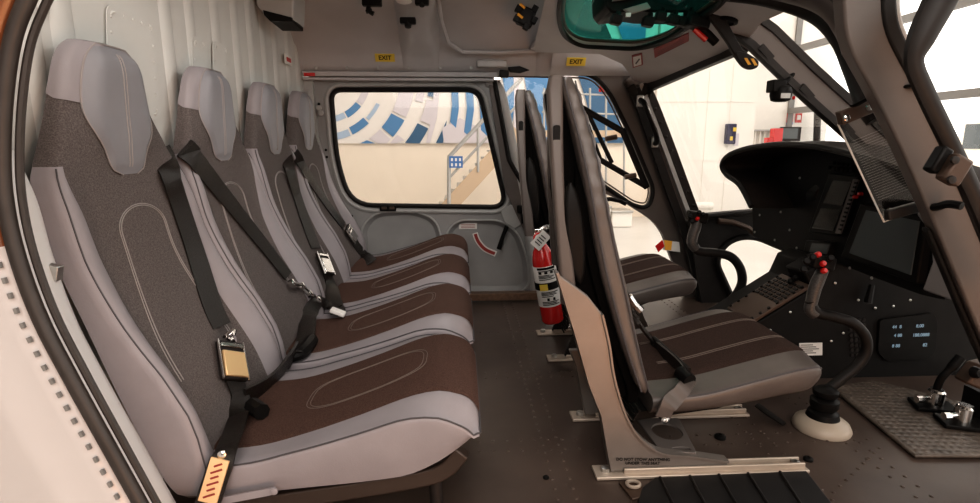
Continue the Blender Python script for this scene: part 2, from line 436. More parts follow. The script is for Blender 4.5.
for rc in (rec1, rec2):
    inn = shrink(rc, 5); k = len(rc)
    A = [mpD(*p) for p in rc]; B = [at(p[0], p[1], Y=YF)+V((0, .025, 0)) for p in inn]
    mb.add(A+B, [(i, (i+1) % k, k+(i+1) % k, k+i) for i in range(k)]); mb.panel(inn, [], lambda x, y: mpD(x, y)+V((0, .025, 0)), (0, 0, 0))
mb.build('door_panel', M['grey'], d1, smooth=50)
# rounded inner frame rim and right-hand post
rim = spline([mpD(x, y)+V((0, -.006, 0)) for x, y in ((486, 82), (495, 84), (501, 95), (507, 120), (515, 158), (525, 205), (531, 250), (535, 294))], 5)
MB().tube(rim, .022, 10, up=(0, -1, 0), flat=.8).build('door_post', M['grey_lit'], d1)  # lighter grey than the door panel, standing in for light on the post
MB().tube([mpD(*p)+V((0, -.004, 0)) for p in shrink(dwin, -6)], .010, 8, closed=True).build('window_surround', M['grey_lit'], d1)
MB().tube([mpD(*p)+V((0, -.002, 0)) for p in shrink(dwin, -1.0)], .011, 8, closed=True).build('seal', M['rubber'], d1)
MB().panel(shrink(dwin, -2), [], lambda x, y: mpD(x, y)+V((0, .012, 0)), (0, .004, 0)).build('pane', M['glass'], d1)
for rc in (rec1, rec2):
    MB().tube([mpD(*p)+V((0, -.001, 0)) for p in rc], .005, 6, closed=True).build('recess_rim', M['grey_lit'], d1)
lat = MB().box(at(388, 208, Y=YF-.014), (.075, .02, .028)).build('window_latch', M['black'], d1, bevel=.004)
mb = MB()
for dx in (-.018, .018): mb.box(at(388, 208, Y=YF-.026)+V((dx, 0, 0)), (.022, .004, .012))
build_each(mb, 'latch_plate', M['brownplate'], lat)
pl = plate_at(MB(), [(459, 223), (477, 223), (477, 229), (459, 229)], Y=YF+.021, vec=(0, -.002, 0)).build('placard', M['paper'], d1); pl['label'] = 'small white placard'
mb = MB()
for k in range(3):
    a, b = at(461, 224.6+k*1.5, Y=YF+.018), at(475, 224.6+k*1.5, Y=YF+.018); mb.box((a+b)/2, ((b-a).length, .0006, .0022))
mb.build('lettering', M['redlabel'], pl)
arc = [(475, 233), (478, 241), (485, 249), (496, 254)]
mb = MB(); c = spline([at(x, y, Y=YF+.02) for x, y in arc], 6); mb.strap(c, (0, 0, 1), .030); mb.v = [p for p in mb.v]
a = MB().strap([p for p in c], [V((c[min(i+1, len(c)-1)].z-c[max(i-1, 0)].z, 0, -(c[min(i+1, len(c)-1)].x-c[max(i-1, 0)].x))) for i in range(len(c))], .027).build('direction_mark', M['paper'], d1)
MB().strap([p+V((0, -.0025, 0)) for p in c[1:-1]], [V((c[min(i+1, len(c)-1)].z-c[max(i-1, 0)].z, 0, -(c[min(i+1, len(c)-1)].x-c[max(i-1, 0)].x))) for i in range(1, len(c)-1)], .015).build('arrow', M['redlabel'], a)
MB().tube([at(507, 226, Y=YF-.03), at(503, 236, Y=YF-.035), at(499, 249, Y=YF-.03)], [.011, .009, .012], 10).build('door_lever', M['black'], d1)
mb = MB(); mb.prism([at(x, y, Y=YF-.012) for x, y in ((500, 208), (514, 204), (524, 205), (527, 222), (514, 229), (504, 222))], (0, .012, 0)); mb.build('lock_plate', M['grey_lit'], d1, bevel=.003)
mb = MB(); mb.box(at(523, 209, Y=YF-.03), (.055, .03, .035)); mb.box(at(524, 218, Y=YF-.03), (.025, .03, .05)); mb.build('lock_catch', M['black'], d1, bevel=.004)
mb = MB()
for x, y in ((509, 218), (516, 215), (326, 150), (327, 157), (319, 104), (320, 112), (352, 216), (445, 212), (495, 212)): mb.lathe([(.006, 0), (.006, .004), (.003, .005)], at(x, y, Y=YF-.002), (0, -1, 0), 8)
build_each(mb, 'bolt', M['black'], d1)
# fixed jamb between rear wall and door, and door track
mb = MB(); mb.panel(roundpoly([(286, 78), (312, 78), (313, 92), (318, 140), (336, 200), (346, 216), (350, 296), (270, 296)], 6), [], lambda x, y: at(x, y, Y=YF-.03), (0, .06, 0))
for x, y in ((309, 92), (319, 108), (321, 113)):
    mb.lathe([(.012, 0), (.012, .004), (.007, .005), (.007, .001)], at(x, y, Y=YF-.03), (0, -1, 0), 12)
struct('trim_5', mb, M['grey_lit'], 'light grey bolted door jamb beside the farthest rear seat', 'trim', smooth=35)
mb = MB(); a = at(303, 74.5, Y=2.47); b = at(497, 74.5, Y=2.47)
mb.box((a+b)/2, ((b-a).length, .03, .02)); a = at(303, 79.5, Y=2.48); b = at(494, 79.5, Y=2.48); mb.box((a+b)/2, ((b-a).length, .03, .012))
struct('trim_6', mb, M['ceil'], 'grey sliding door track along the top of the far door', 'trim', bevel=.003)
mb = MB()
for x in range(316, 500, 31): mb.lathe([(.007, 0), (.007, .003), (.003, .004)], at(x, 68, Y=2.45), (0, -1, 0), 8)
struct('trim_7', mb, M['grey_lit'], 'row of small screw heads above the far door track', 'trim')
mb = MB(); a = at(270, 294, Y=YF-.03); b = at(548, 294, Y=YF-.03); mb.box((a+b)/2+V((0, -.012, -.012)), ((b-a).length, .05, .035)); struct('trim_8', mb, M['sill'], 'brown sill strip under the far sliding door', 'trim', bevel=.003)
mb = MB(); mb.box(at(492, 64, Y=2.43), (.13, .03, .03)); struct('trim_9', mb, M['grey_lit'], 'pale cover at the front end of the door track', 'trim', bevel=.006)

# ------------------------------------------------------------------ far side: front door and its window
YD = 2.50
mpF = lambda x, y: at(x, y, Y=YD)
d2 = thing('door_2', 'grey front door frame with slanting window beyond the front seats', 'door', at(640, 300, Y=YD), kind='structure')
up_win = roundpoly([(494, 73), (592, 75), (608, 92), (632, 140), (653, 190), (648, 207), (634, 205), (585, 172), (536, 205), (510, 160)], [3, 12, 12, 10, 10, 9, 9, 8, 8, 4])
low_win = roundpoly([(552, 178), (590, 187), (622, 201), (652, 220), (663, 234), (668, 250), (688, 300), (676, 312), (552, 312)], [5, 8, 10, 10, 8, 10, 8, 8, 5])
outer = [(485, 58), (600, 58), (634, 66), (650, 118), (672, 190), (690, 250), (706, 318), (700, 330), (545, 330), (533, 250), (505, 190)]
MB().panel(outer, [up_win, low_win], mpF, (0, .03, 0), 25).build('door_panel', M['pillar'], d2, smooth=50)
MB().tube([mpF(*p)+V((0, -.004, 0)) for p in shrink(up_win, -1)], .010, 8, closed=True).build('seal', M['rubber'], d2)
MB().tube([mpF(*p)+V((0, .004, 0)) for p in shrink(up_win, 3)], .0035, 6, closed=True).build('seal_lip', M['brownplate'], d2)
MB().panel(shrink(up_win, -2), [], lambda x, y: mpF(x, y)+V((0, .014, 0)), (0, .003, 0)).build('pane', M['glass'], d2)
MB().panel(shrink(low_win, -2), [], lambda x, y: mpF(x, y)+V((0, .014, 0)), (0, .003, 0)).build('pane', M['glass'], d2)
sw = MB(); S = lambda x, y: at(x, y, Y=YD-.015)
for seg, r in ((((582, 108), (622, 131)), .014), (((622, 129), (647, 188)), .015), (((597, 158), (647, 187)), .013), (((588, 113), (612, 163)), .010), (((582, 108), (601, 160)), .008)):
    sw.tube([S(*seg[0]), S(*seg[1])], r, 8, up=(0, -1, 0), flat=.6)
swo = sw.build('sliding_window_frame', M['black'], d2)
mb = MB()
for x, y in ((611, 138), (630, 176)): mb.tube([S(x-6, y+1)+V((0, -.012, 0)), S(x+5, y-1)+V((0, -.012, 0))], .012, 8)
build_each(mb, 'window_catch', M['brownplate'], swo)
MB().tube([at(x, y, Y=YD-.03) for x, y in ((602, 200), (610, 199), (620, 201), (626, 204))], .010, 8).build('door_pull', M['black'], d2)
# A pillar strips at the far side
def strip(pts, Y, w, th, n=6, wdir=(1, 0, .35)):
    mb = MB(); mb.strap(spline([at(x, y, Y=Y) for x, y in pts], n), wdir, w, th/2); return mb
mb = strip(((630, 76), (641, 96), (656, 138), (677, 195), (690, 232), (712, 318)), 2.47, .07, .05)
struct('trim_10', mb, M['pillar'], 'taupe far windscreen pillar beside the front door', 'trim', bevel=.01)
mb = strip(((630, 86), (637, 100), (651, 138), (671, 195), (690, 250), (704, 318)), 2.435, .035, .02); struct('trim_11', mb, M['rubber'], 'black rubber seal running down the far windscreen pillar', 'trim')
mb = strip(((640, 84), (646, 100), (661, 140), (683, 200), (692, 224)), 2.43, .018, .03); struct('trim_12', mb, M['grey_lit'], 'light grey edge strip on the far windscreen pillar', 'trim')
mb = strip(((646, 88), (653, 102), (669, 143), (690, 200), (697, 218)), 2.425, .036, .02)
for i in range(9):
    mb.lathe([(.007, 0), (.007, .003), (.003, .005)], at(650+i*5.4, 95+i*13.8, Y=2.412), (0, -1, 0), 8)
struct('trim_13', mb, M['darktrim'], 'black riveted windscreen retaining strip at the far pillar', 'trim')
# roof front edge
e = [(640, 90), (650, 83), (690, 65), (745, 41)]
eY = [2.43, 2.41, 2.1, 1.68]
mb = MB(); mb.strap([at(x, y+3, Y=yy) for (x, y), yy in zip(e, eY)], (0, 0, 1), .045, .012)
for i in range(10):
    t = i/9; p = at(652+t*88, 86-t*39+.5, Y=2.4-t*.7); mb.lathe([(.006, 0), (.006, .003)], p+V((0, -.014, 0)), (0, -1, 0), 8)
struct('trim_14', mb, M['darktrim'], 'black riveted strip along the front edge of the roof', 'trim')

# ------------------------------------------------------------------ windscreen centre post, near arch, near pillars
post = [at(738, 22, Y=1.66), at(760, 38, Y=1.66), at(800, 77, Y=1.64), at(840, 113, Y=1.62), at(905, 172, Y=1.6), at(930, 196, Y=1.6)]
dperp = (at(765, 29, Y=1.66)-at(745, 43, Y=1.66)).normalized()
mb = MB(); mb.strap(post, dperp, .085, .02); struct('trim_15', mb, M['pillar'], 'taupe windscreen centre post sloping down to the dashboard', 'trim', bevel=.006)
mb = MB(); mb.strap([p-dperp*.040+V((0, -.018, 0)) for p in post], dperp, .020, .010); mb.strap([p+dperp*.036+V((0, -.018, 0)) for p in post], dperp, .022, .010)
for p in post[1:-2]: mb.box(p-dperp*.03+V((.03, -.03, -.03)), (.05, .012, .02), Matrix.Rotation(.75, 3, 'Y'))
struct('trim_16', mb, M['darktrim'], 'dark seal strips along both edges of the centre post', 'trim')
# near half of the windscreen: dark arch from roof to near pillar
arch = spline([at(700, -8, Y=1.45), at(760, -2, Y=1.40), at(812, 14, Y=1.32), at(838, 38, Y=1.2), at(853, 70, Y=1.1), at(866, 104, Y=1.02), at(876, 120, Y=1.0)], 6)
mb = MB(); mb.tube(arch, .020, 10, flat=.9); struct('trim_17', mb, M['darktrim'], 'dark curved windscreen frame joining roof and near pillar', 'trim')
arch2 = spline([at(720, -22, Y=1.38), at(790, -9, Y=1.30), at(828, 4, Y=1.2), at(850, 30, Y=1.08), at(858, 50, Y=1.02)], 6)
mb = MB(); mb.tube(arch2, .026, 10); struct('trim_18', mb, M['pillar'], 'taupe roof edge curving into the near pillar', 'trim')
arch3 = spline([at(770, -28, Y=1.30), at(825, -12, Y=1.15), at(848, 8, Y=1.02), at(855, 30, Y=.98)], 6)
mb = MB(); mb.tube(arch3, .014, 8); struct('trim_19', mb, M['rubber'], 'black roof seal above the near pillar', 'trim')
np_ = spline([at(855, -30, Y=.92), at(857, 0, Y=.92), at(862, 38, Y=.92), at(886, 85, Y=.92), at(912, 139, Y=.92), at(948, 222, Y=.92), at(985, 312, Y=.92), at(1010, 370, Y=.92)], 6)
mb = MB(); mb.strap(np_, (1, -.25, .3), .058, .02); struct('trim_20', mb, M['pillar'], 'thick taupe near windscreen pillar curving down', 'trim', bevel=.012, seg=3)
mb = MB(); mb.strap([p+V((.031, -.02, .008)) for p in np_], (1, -.2, .3), .022, .012); mb.strap([p+V((-.031, .010, -.012)) for p in np_[30:]], (1, -.2, .3), .008, .010)
struct('trim_21', mb, M['rubber'], 'black door seal along the near windscreen pillar', 'trim', bevel=.004)
mb = MB(); mb.tube([p+V((.042, -.028, .012)) for p in np_[4:]], .0045, 8); struct('trim_22', mb, M['grey_lit'], 'pale line painted as a reflection along the near pillar door seal', 'trim')  # pale tube stands in for the reflection running along the seal
nd = spline([at(950, -25, Y=.80), at(940, 0, Y=.80), at(922, 36, Y=.80), at(914, 62, Y=.80), at(925, 92, Y=.80), at(948, 140, Y=.80), at(974, 195, Y=.80), at(1000, 255, Y=.80), at(1030, 320, Y=.80)], 6)
d3 = thing('door_3', 'dark framed near front door standing open at the right', 'door', at(1000, 255, Y=.8), kind='structure')
MB().tube(nd, [lerp_tab(i/len(nd), [(0, .027), (.25, .020), (.36, .0135), (1, .0135)]) for i in range(len(nd))], 10, up=(0, -1, 0), flat=.8).build('door_frame', M['darktrim'], d3)
mb = MB(); R = Matrix.Rotation(-.42, 3, 'Y') ; hg = mb.box(at(954, 170, Y=.76), (.030, .02, .042), Matrix.Rotation(.45, 3, 'Y')).build('hinge', M['brownplate'], d3, bevel=.005)
mb = MB()
for dz in (-.014, .014): mb.lathe([(.006, 0), (.006, .004), (.002, .005)], at(952, 170, Y=.748)+V((0, 0, dz)), (0, -1, 0), 8)
build_each(mb, 'bolt', M['darktrim'], hg)
MB().box(at(938, 160, Y=.775), (.018, .02, .04), Matrix.Rotation(.45, 3, 'Y')).build('hinge_block', M['black'], d3, bevel=.004)

# windscreen glass: far and near halves, chin window
tf = [at(650, 88, Y=2.44), at(745, 47, Y=1.7), at(840, 120, Y=1.66), at(930, 196, Y=1.64), at(770, 215, Y=2.42), at(697, 216, Y=2.44)]
w2 = thing('window_2', 'clear windscreen divided by the centre post', 'window', tf[3], kind='structure')
mb = MB(); mb.poly([p+V((.012, 0, .012)) for p in tf]); mb.build('pane', M['glass'], w2)
mb = MB(); mb.poly([p+V((.02, 0, .01)) for p in (post[1], arch[10], arch[18], arch[26], arch[-1], post[4])]); mb.build('pane', M['glass'], w2)

# lower nose: dark rail, skin round the chin window
mb = MB(); chin = roundpoly([(718, 262), (726, 246), (740, 239), (756, 239), (806, 260), (806, 275), (746, 296), (734, 297)], [8, 8, 8, 8, 6, 6, 6, 6])
outer = [(688, 222), (697, 214), (756, 209), (775, 216), (840, 232), (850, 300), (750, 345), (706, 335), (700, 290)]
mb.panel(outer, [chin], lambda x, y: at(x, y, Y=2.40), (0, .02, 0)); struct('wall_nose', mb, M['darktrim'], 'dark nose skin around the chin window beyond the dashboard', 'wall')
mb = MB(); mb.tube([at(x, y, Y=2.38) for x, y in ((694, 218), (725, 214), (770, 211))], .014, 8); struct('trim_23', mb, M['darktrim'], 'dark rail along the bottom of the far windscreen', 'trim')
mb = MB(); mb.tube([at(x, y, Y=2.36) for x, y in ((718, 221), (732, 222), (748, 228), (756, 235))], .013, 8); struct('trim_24', mb, M['brownplate'], 'brown bolted rib beneath the windscreen rail', 'trim')
w3 = thing('window_3', 'chin window below the dashboard showing the bright hangar floor', 'window', at(760, 296, Y=2.4), kind='structure')
MB().panel(shrink(chin, -2), [], lambda x, y: at(x, y, Y=2.412), (0, .003, 0)).build('pane', M['glass'], w3)
MB().tube([at(*p, Y=2.395) for p in shrink(chin, -2)], .014, 8, closed=True).build('seal', M['rubber'], w3)

# ------------------------------------------------------------------ near rear doorway at the left
YN = .66
sealpx = [(40, -25), (27, 0), (13, 38), (5, 90), (2, 150), (5, 200), (17, 255), (40, 318), (72, 380), (108, 445), (142, 506), (164, 545)]
sp = spline([at(x, y, Y=YN) for x, y in sealpx], 6)
d4 = thing('trim_25', 'white and orange body edge with a black rubber seal at the near doorway', 'trim', at(60, 503, Y=YN), kind='structure')
def offs(pts, d, dy):
    out = []
    for i, p in enumerate(pts):
        a = pts[max(0, i-1)]; b = pts[min(len(pts)-1, i+1)]; t = (b-a).normalized(); n = V((-t.z, 0, t.x))
        if n.x > 0 and abs(n.x) > .3: n = -n
        if n.x > 0: n = -n
        out.append(p + n*d + V((0, dy, 0)))
    return out
MB().tube(sp, .0088, 10, up=(0, -1, 0)).build('rubber_seal', M['seal'], d4)
MB().tube(offs(sp, -.0115, .010), .0045, 8).build('seal_lip', M['seal'], d4)
k0 = 35
for a, b, m_, nm in ((k0, len(sp), M['skin'], 'body_skin'), (0, k0+1, M['orange'], 'orange_body_skin')):
    r = [offs(sp, d, dy)[a:b] for d, dy in ((.010, .0), (.016, -.008), (.030, -.011), (.062, -.012), (.072, -.018), (.085, -.018), (.16, -.02), (.30, -.015), (.6, .02))]
    MB().loft(r, closed=False).build(nm, m_, d4, smooth=60)
mb = MB(); q = offs(sp, .0145, -.010)
ln = 0; last = 0; clips = []
for i in range(30, len(q)-1):
    seg = (q[i+1]-q[i]).length
    while last+.019 < ln+seg:
        t = (last+.019-ln)/seg; clips.append((q[i].lerp(q[i+1], t), (q[i+1]-q[i]).normalized())); last += .019
    ln += seg
for p, t in clips:
    ang = math.atan2(t.z, t.x); mb.box(p, (.007, .004, .004), Matrix.Rotation(-ang, 3, 'Y'))
mb.build('seal_clip', M['mullion'], d4)
# pale jamb between seal and nearest seat
jpx = [(x, y) for x, y in sealpx if y >= 140]
rr = []
for dxp, yy in ((-2, YN+.012), (6, .70), (14, .735), (20, .75), (26, .775), (33, .80), (36, .83), (36, .90)):
    rr.append(spline([at(x+dxp*min(1, (y-120)/90), y, Y=yy) for x, y in jpx], 6))
struct('wall_jamb', MB().loft(rr, closed=False), M['jamb'], 'pale inner jamb strip between near doorway seal and first seat', 'wall', smooth=60)
jb = MB().box(at(44, 270, Y=.79), (.045, .014, .022), Matrix.Rotation(.25, 3, 'Y')); rivet(jb, at(38, 271, Y=.78), .006, 8, (0, -1, 0)); jb = jb.build('jamb_bracket', M['steel'], bevel=.002)
tag(jb, 'small metal bracket on the pale jamb beside the nearest rear seat', 'bracket')

# ================================================================== REAR SEATS
XF = [(.14, -.43), (.17, -.432), (.235, -.457), (.32, -.496), (.423, -.545), (.523, -.580), (.628, -.600), (.70, -.610), (.76, -.614), (.88, -.610), (.917, -.614)]
XR = [(.14, -.475), (.185, -.496), (.32, -.543), (.45, -.582), (.58, -.622), (.68, -.642), (.80, -.650), (.87, -.645), (.917, -.640)]
BW = [(.14, -.02), (.175, -.004), (.205, .016), (.26, .034), (.30, .043), (.374, .043), (.45, .030), (.56, .016), (.64, .012), (.71, .0), (.95, -.0)]
HW = [(.14, .180), (.165, .194), (.21, .200), (.35, .202), (.50, .200), (.62, .196), (.69, .185), (.74, .156), (.79, .129), (.84, .110), (.875, .098), (.896, .082), (.908, .062)]
def seat_front(y, z):
    w = smooth_tab(z, HW); u = abs(y)/w
    x = smooth_tab(z, XF) + lerp_tab(z, BW)*sstep(.62, .97, u)
    if z > .74: x -= .012*sstep(.74, .82, z)*sstep(.5, 1.05, u)
    # headrest swells out of the backrest
    return x + .008*sstep(.69, .76, z)*(1-sstep(.86, .92, z))*(1-sstep(.45, .95, u))
def PB(z, s):
    w = smooth_tab(z, HW); r = .016; sg = 1 if s >= 0 else -1; a = abs(s)
    xe = seat_front(w-r, z); xr = smooth_tab(z, XR)
    if a <= 1: y = a*(w-r); x = seat_front(y, z)
    elif a <= 1.25:
        t = (a-1)/.25*pi/2; y = w-r+r*math.sin(t); x = xe-r*(1-math.cos(t))
    else:
        t = (a-1.25)/.75; y = w; x = (xe-r)*(1-t)+xr*t
    if z > .90: x = x  # rounded at the top by the narrowing width
    return V((x, sg*y, z))
def PBn(z, s, off):
    e = 1e-3
    du = PB(z+e, s)-PB(z-e, s); dv = PB(z, s+e)-PB(z, s-e); n = dv.cross(du)
    if n.length < 1e-9: n = V((1, 0, 0))
    n.normalize()
    if n.dot(V((1, (1 if s > 0 else -1)*(.6 if abs(s) > 1 else .0), 0))) < 0: n = -n
    return PB(z, s)+n*off
def copy_tree(o, parent=None):
    c = o.copy(); C.objects.link(c); c.parent = parent
    for ch in o.children:
        copy_tree(ch, c)
    return c
SROWS = [(1.04, 0), (1.45, .012), (1.86, .020), (2.265, .030)]
seat = thing('passenger_seat', '', 'seat', (0, 0, 0), 'grey and brown seats along the rear wall')
zs = [.14+.768*i/44 for i in range(45)]
ss = [-2+4*i/56 for i in range(57)]
mb = MB(); rings = [[PB(z, s) for s in ss]+[V((smooth_tab(z, XR), .5*smooth_tab(z, HW), z)), V((smooth_tab(z, XR), -.5*smooth_tab(z, HW), z))] for z in zs]
mb.loft(rings); mb.build('backrest', M['fabric'], seat, smooth=50)
# bolsters: grey strips on each side, pointed at the shoulder
def sb(z): return lerp_tab(z, [(.14, .78), (.28, .80), (.40, .78), (.52, .80), (.62, .88), (.705, 1.02)])
for sg in (-1, 1):
    mb = MB(); mb.grid(lambda u, v: PBn(.145+.56*u, sg*(sb(.145+.56*u)*(1-v)+1.98*v), .0035*sstep(0, .06, v)*sstep(0, .02, u)*sstep(0, .05, 1-u)+.0004), 40, 26)
    b = mb.build('bolster', M['leather'], seat, smooth=60)
    mb = MB(); mb.tube([PBn(.15+.55*i/40, sg*1.12, .0040) for i in range(41)], .0014, 6); mb.build('piping', M['piping'], b)
# headrest: hexagonal pad in front, grey cheeks at the upper sides
HP = [(.685, .022), (.692, .042), (.70, .050), (.73, .064), (.755, .082), (.775, .093), (.80, .096), (.85, .086), (.876, .076), (.895, .060), (.9075, .040)]
def hp(u, v):
    z = .685+.222*u; h = smooth_tab(z, HP); w = smooth_tab(z, HW); y = (2*v-1)*h
    edge = min(sstep(0, .10, u), sstep(0, .10, 1-u), sstep(0, .10, v), sstep(0, .10, 1-v))
    return V((seat_front(y, z)+.001+.007*edge, y, z))
hd = MB().grid(hp, 30, 24).build('headrest', M['leather_head'], seat, smooth=70); hd['label'] = 'lighter grey headrest pad'
mb = MB()
for dy in (-.004, .004): mb.tube([hp(.06+.88*i/30, .5)+V((.0006, dy, 0)) for i in range(31)], .0009, 5)
mb.tube([hp(u, .0)+V((.002, 0, 0)) for u in [i/24 for i in range(25)]] + [hp(1, v)+V((.002, 0, 0)) for v in [i/12 for i in range(1, 13)]] + [hp(1-u, 1.)+V((.002, 0, 0)) for u in [i/24 for i in range(1, 25)]], .0011, 5)
mb.build('stitching', M['thread'], hd)
mb = MB()
for sg in (-1, 1):
    mb.grid(lambda u, v: PBn((.80+.018*v)*(1-u)+.907*u, sg*(.45*(1-v)+1.99*v), .002), 14, 20)
mb.grid(lambda u, v: PB(.9075, -.62+1.24*v)*(1-u)+V((smooth_tab(.908, XR), (2*v-1)*.055, .9075))*u+V((0, 0, .002)), 6, 14)
ck_ring = [PB(.9075, s_)+V((0, 0, .0015)) for s_ in ss]; mb.poly(ck_ring)
ck = mb.build('headrest_cheek', M['leather'], seat, smooth=60)
# stitched oblong on the backrest centre
def oblong(k):
    pts = []
    for i in range(21):
        a = pi*i/20; pts.append((.075*math.cos(a)*k, .585+.045*math.sin(a)*k))
    L = [(.075*k, .585-.02*i) for i in range(1, 14)]
    L2 = [((.075+.04*sstep(0, 12, i))*k, z) for i, (y, z) in enumerate(L)]
    full = [(y, z) for y, z in L2[::-1]] + pts + [(-y, z) for y, z in L2]
    return [V((seat_front(y, z)+.0012, y, z)) for y, z in full]
mb = MB(); mb.tube(oblong(1), .0010, 5); mb.tube(oblong(.93), .0010, 5); mb.build('stitching', M['thread'], seat)
# cushion
ZT = [(-.45, .205), (-.36, .212), (-.275, .235), (-.18, .268), (-.09, .302), (-.04, .311), (-.01, .305), (.008, .297), (.02, .285), (.027, .270), (.030, .260)]
ZB = [(-.45, .125), (-.40, .143), (-.108, .174), (-.05, .196), (.0, .230), (.018, .245), (.027, .252), (.030, .256)]
CW = [(-.45, .196), (-.1, .2035), (-.01, .203), (.015, .200), (.026, .195), (.030, .19)]
def cz(x, y):
    w = lerp_tab(x, CW); u = abs(y)/w
    return smooth_tab(x, ZT) - lerp_tab(x, [(-.3, .0), (-.1, .012), (-.01, .030), (.02, .036), (.03, .01)])*sstep(.70, 1.0, u) + .004*math.cos(min(1, u/.7)*pi/2)
def PC(x, s):
    w = lerp_tab(x, CW); sg = 1 if s >= 0 else -1; a = abs(s); zb = smooth_tab(x, ZB)
    if a <= 1: y = a*(w-.006); z = cz(x, y)
    elif a <= 1.2: t = (a-1)/.2*pi/2; y = w-.006+.006*math.sin(t); z = cz(x, w-.006)-.006*(1-math.cos(t))
    else: t = (a-1.2)/.8; y = w-.012*t*t; z = (cz(x, w-.006)-.006)*(1-t)+zb*t
    return V((x, sg*y, z))
xs = [-.45+.41*i/18 for i in range(18)] + [-.04, -.024, -.010, .000, .007, .013, .019, .024, .027, .0295]
cs = [-2+4*i/52 for i in range(53)]
mb = MB(); mb.loft([[PC(x, s) for s in cs] for x in xs]); cu = mb.build('cushion', M['leather'], seat, smooth=60)
mb = MB(); mb.grid(lambda u, v: PC(xs[round(u*(len(xs)-1))], (2*v-1)*.74)+V((.002*sstep(.7, 1, u), 0, .0025*min(sstep(0, .04, v), sstep(0, .04, 1-v)))), len(xs)-1, 30)
cp = mb.build('cushion_panel', M['fabric_cushion'], seat, smooth=70); cp['label'] = 'brown woven centre panel of the cushion'
mb = MB()
for sg in (-1, 1): mb.tube([PC(x, sg*1.08)+V((0, sg*.001, .001)) for x in xs], .0017, 6)
mb.tube([PC(xs[-1], s)+V((.002, 0, 0)) for s in [-1.05+2.1*i/30 for i in range(31)]], .0016, 6)
build_each(mb, 'piping', M['piping'], cu)
def obc(k):
    o = []
    for i in range(48):
        a = 2*pi*i/48; ca, sa = math.cos(a), math.sin(a)
        x = -.19+.12*k*math.copysign(abs(ca)**.6, ca); y = .07*k*math.copysign(abs(sa)**.6, sa); o.append(V((x, y, cz(x, y)+.0032)))
    return o
mb = MB(); mb.tube(obc(1), .0008, 5, closed=True); mb.tube(obc(.94), .0008, 5, closed=True); mb.build('stitching', M['thread_dim'], cp)
# frame below: side bars, cross bar, front legs
mb = MB()
for sg in (-1, 1):
    mb.strap(spline([V((-.46, sg*.165, .105)), V((-.25, sg*.165, .130)), V((-.08, sg*.165, .155)), V((-.03, sg*.165, .172)), V((.0, sg*.165, .205))], 5), (0, .12, 1), .030, .014)
mb.tube([V((-.40, -.165, .11)), V((-.40, .165, .11))], .012, 10); mb.tube([V((-.05, -.165, .16)), V((-.05, .165, .16))], .012, 10)
fr = mb.build('seat_frame', M['seatbar'], seat, bevel=.003)
for sg in (-1, 1):
    MB().tube([V((-.05, sg*.165, .16)), V((-.045, sg*.165, .03)), V((-.045, sg*.165, .0))], .012, 10).build('leg', M['darktrim'], seat); MB().tube([V((-.39, sg*.165, .11)), V((-.39, sg*.165, .0))], .012, 10).build('leg', M['darktrim'], seat)
mb = MB(); mb.strap([V((-.44, -.203, .142)), V((-.33, -.206, .163)), V((-.315, -.206, .166))], (0, 0, 1), .013, .0012); mb.lathe([(.0065, 0), (.0065, .003), (.004, .004)], V((-.318, -.207, .166)), (0, -1, 0), 12); mb.build('side_strap', M['leather'], cu)
lab = ['grey and brown rear seat nearest the camera, headrest at upper left corner',
       'second rear seat from the camera, with a plain black belt drawn diagonally across it',
       'third rear seat from the camera, a silver belt buckle lying on its backrest',
       'rear seat farthest from the camera, against the far sliding door']
for i, (yc, dz) in enumerate(SROWS):
    o = seat if i == 0 else copy_tree(seat)
    o.location = (0, yc, dz); o['label'] = lab[i]

# ------------------------------------------------------------------ belts on the rear seats
def on_seat(px, py, i, lift=.008, lim=.30):
    """where the line of sight meets the front of rear seat i (backrest or cushion)"""
    yc, dz = SROWS[i]; d = ray(px, py); t = .5
    while t < 4:
        p = EYE+d*t; y = p.y-yc; z = p.z-dz
        if abs(y) < lim:
            yy = max(-.185, min(.185, y))
            if .15 < z < .906 and p.x < seat_front(yy*.98, z)+lift: return p
            if -.44 < p.x < .030 and z < cz(p.x, max(-.2, min(.2, yy)))+lift: return p
        t += .0015
    return p
def belt_strap(pxs, i, w, lift=.008): return [on_seat(x, y, i, lift) for x, y in pxs]
def buckle(parent, c, along, across, L, W, m1='chrome'):
    along = V(along).normalized(); across = (V(across)-along*along.dot(V(across))).normalized(); n = along.cross(across)
    R = Matrix((across, along, n)).transposed()
    if n.x < 0: n = -n
    b = MB(); b.box(c, (W, L, .012), R)
    bo = b.build('buckle', M['darktrim'], parent, bevel=.003)
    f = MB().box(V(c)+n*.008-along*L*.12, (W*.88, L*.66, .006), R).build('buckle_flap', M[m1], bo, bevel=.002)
    f2 = MB().box(V(c)+n*.008+along*L*.36, (W*.88, L*.10, .006), R).build('buckle_bar', M['chrome'], bo, bevel=.001)
    rm = MB()
    for s_ in (-1, 1): rm.tube([V(c)+across*(s_*W*.5)-along*L*.5+n*.005, V(c)+across*(s_*W*.5)+along*L*.5+n*.005], .0028, 8)
    build_each(rm, 'buckle_rim', M['chrome'], bo)
    return bo
